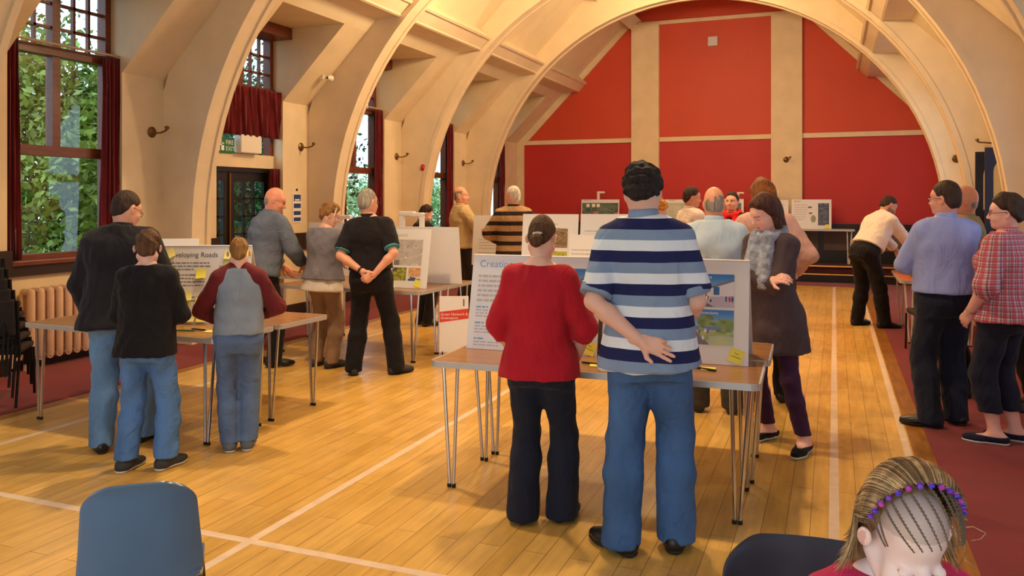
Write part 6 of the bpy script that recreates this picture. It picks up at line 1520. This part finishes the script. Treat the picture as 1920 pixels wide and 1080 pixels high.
for i, ph in enumerate(np.linspace(14, 164, 14)):
    a = math.radians(ph); s0 = (math.cos(a), .06 - .16 * math.sin(a), math.sin(a) + .12)
    e0 = (math.cos(a) * .80 - .30 * math.sin(a), .95, .30 + .42 * math.sin(a)) if 30 < ph < 150 else (math.cos(a) * .9, .62, .10 + .3 * math.sin(a))
    pts, rr = [], []; n = 64
    for k in range(n + 1):
        t = k / n; d = slerp(s0, e0, t); side = np.cross(d, slerp(s0, e0, min(1, t + .02)) - slerp(s0, e0, max(0, t - .02))); side /= np.linalg.norm(side) + 1e-9
        pts.append(hp(on_skull(d, .0022 + .0008 * math.sin(k * 1.57)) + side * .0006 * math.sin(k * 1.57 + .8))); rr.append((.0023 + .0006 * math.cos(k * 1.57)) * SCL * 1.17 * (1 - .45 * t))
    MB().tube(pts, rr, 7).build('braid', hb, f.o, True)
    for k in range(3):
        d = slerp(s0, (s0[0] * 1.0 + .02, s0[1] - .5, s0[2]), .0 + .075 * k); p = hp(on_skull(d, .0085))
        MB().lathe([(.0018, -.0036), (.0046, -.0022), (.0052, 0), (.0046, .0022), (.0018, .0036)], 10).xf(Matrix.Translation(p) @ Matrix.Rotation(rs.rand() * 3, 4, 'X') @ Matrix.Scale(SCL * 1.25, 4)).build('bead', bead_m[(i + k) % 3], f.o, True)
# loose hair behind the beads
inv = np.array(M.inverted())
def back_half(X, Y, Z):
    x = inv[0, 0] * X + inv[0, 1] * Y + inv[0, 2] * Z + inv[0, 3]; y = inv[1, 0] * X + inv[1, 1] * Y + inv[1, 2] * Z + inv[1, 3]; z = inv[2, 0] * X + inv[2, 1] * Y + inv[2, 2] * Z + inv[2, 3]
    return (y + .016 + .012 * np.clip((z - .15) / .1, -1, 1)) * 1.22
A1 = ell(M, (0, -.012, .150), (.0755, .096, .098))
def shell(X, Y, Z):
    y = back_half(X, Y, Z); t = np.clip(-y / .03, 0, 1); return A1.fn(X, Y, Z) - 1.17 * (.011 * t * (2 - t) - .004 - np.maximum(y, 0))
cc = v3(M @ Vector((0, -.03, .14))); P = [Pr(shell, cc - .17, cc + .17, .02), cap(v3(M @ Vector((0, -.06, .09))), v3(M @ Vector((0, -.06, .02)) + Vector((0, 0, -.05))), .078, .074, .04, sq=(tuple(M.to_3x3() @ Vector((0, 1, 0))), .6))]
Fd, lo = field(P, .004, 0); V, Q = surface(Fd, lo, .004); V = relax(V, Q, 2); 
h1 = hair_mat('ash_blond_hair', rgb(150, 116, 82), st=(40, 40, 4)); h2 = hair_mat('light_blond_hair', rgb(196, 166, 124), st=(40, 40, 4)); h3 = hair_mat('deep_blond_hair', rgb(104, 78, 56), st=(40, 40, 4))  # three blond hair colours, mixed among the strands
to_mesh('hair', [(V, Q)], SCL, h1, f.o)
for mi, (hm, cnt) in enumerate(((h1, 420), (h2, 380), (h3, 230))):
    mb = MB()
    for k in range(cnt):
        ph = math.radians(rs.uniform(2, 178)); s0 = np.array((math.cos(ph), .02 - .16 * math.sin(ph) + rs.normal() * .02, math.sin(ph) + .08)); off = .009 + rs.rand() * .007
        out = np.array((math.cos(ph) * 1.0, -.25 - .6 * math.sin(ph), -.05)); out /= np.linalg.norm(out); pts = []
        e0 = (math.cos(ph) * (1.0) + (.25 if math.cos(ph) > 0 else -.25) * (1 - math.sin(ph)), -.35 - .55 * math.sin(ph), -.30); m = 9
        for q in range(m): pts.append(on_skull(slerp(s0, e0, q / (m - 1)), off + .004 * math.sin(q * .8)))
        p = pts[-1].copy(); L = rs.uniform(.075, .130); fl = .45 + .3 * math.sin(ph * 9) + rs.uniform(-.1, .1); n = 7; v = pts[-1] - pts[-2]; v /= np.linalg.norm(v)
        for q in range(n):
            t = (q + 1) / n; dirn = v * (1 - t) * .4 + g_ * 1.0 + out * fl * max(0, t - .45) * 1.8 + rs.normal(size=3) * .03; dirn /= np.linalg.norm(dirn); p = p + dirn * L / n; pts.append(p.copy())
        r0 = rs.uniform(.0008, .0016) * SCL * 1.2; rr = [r0 * (.5 + .5 * min(1, q / 3)) * (1 if q < m + 2 else max(.12, 1 - (q - m - 1) / 6)) for q in range(len(pts))]
        mb.tube([hp(q) for q in pts], rr, 5)
    mb.build('hair_strands', hm, f.o, True)
mb = MB()
for x0, pts in ((0, [(-.080, -.01, .13), (-.100, .0, .155), (-.125, .005, .140), (-.128, .0, .110), (-.118, -.005, .095)]), (1, [(-.085, -.03, .10), (-.115, -.02, .06), (-.135, -.01, .01), (-.165, -.01, -.02)]), (2, [(-.08, -.02, .12), (-.105, .0, .09), (-.118, .0, .05), (-.112, .01, .0)])):
    mb.tube([hp(p) for p in pts], [.0011 * SCL] * len(pts), 5)
mb.build('stray_hair', h2, f.o, True)
bpy.context.view_layer.update()
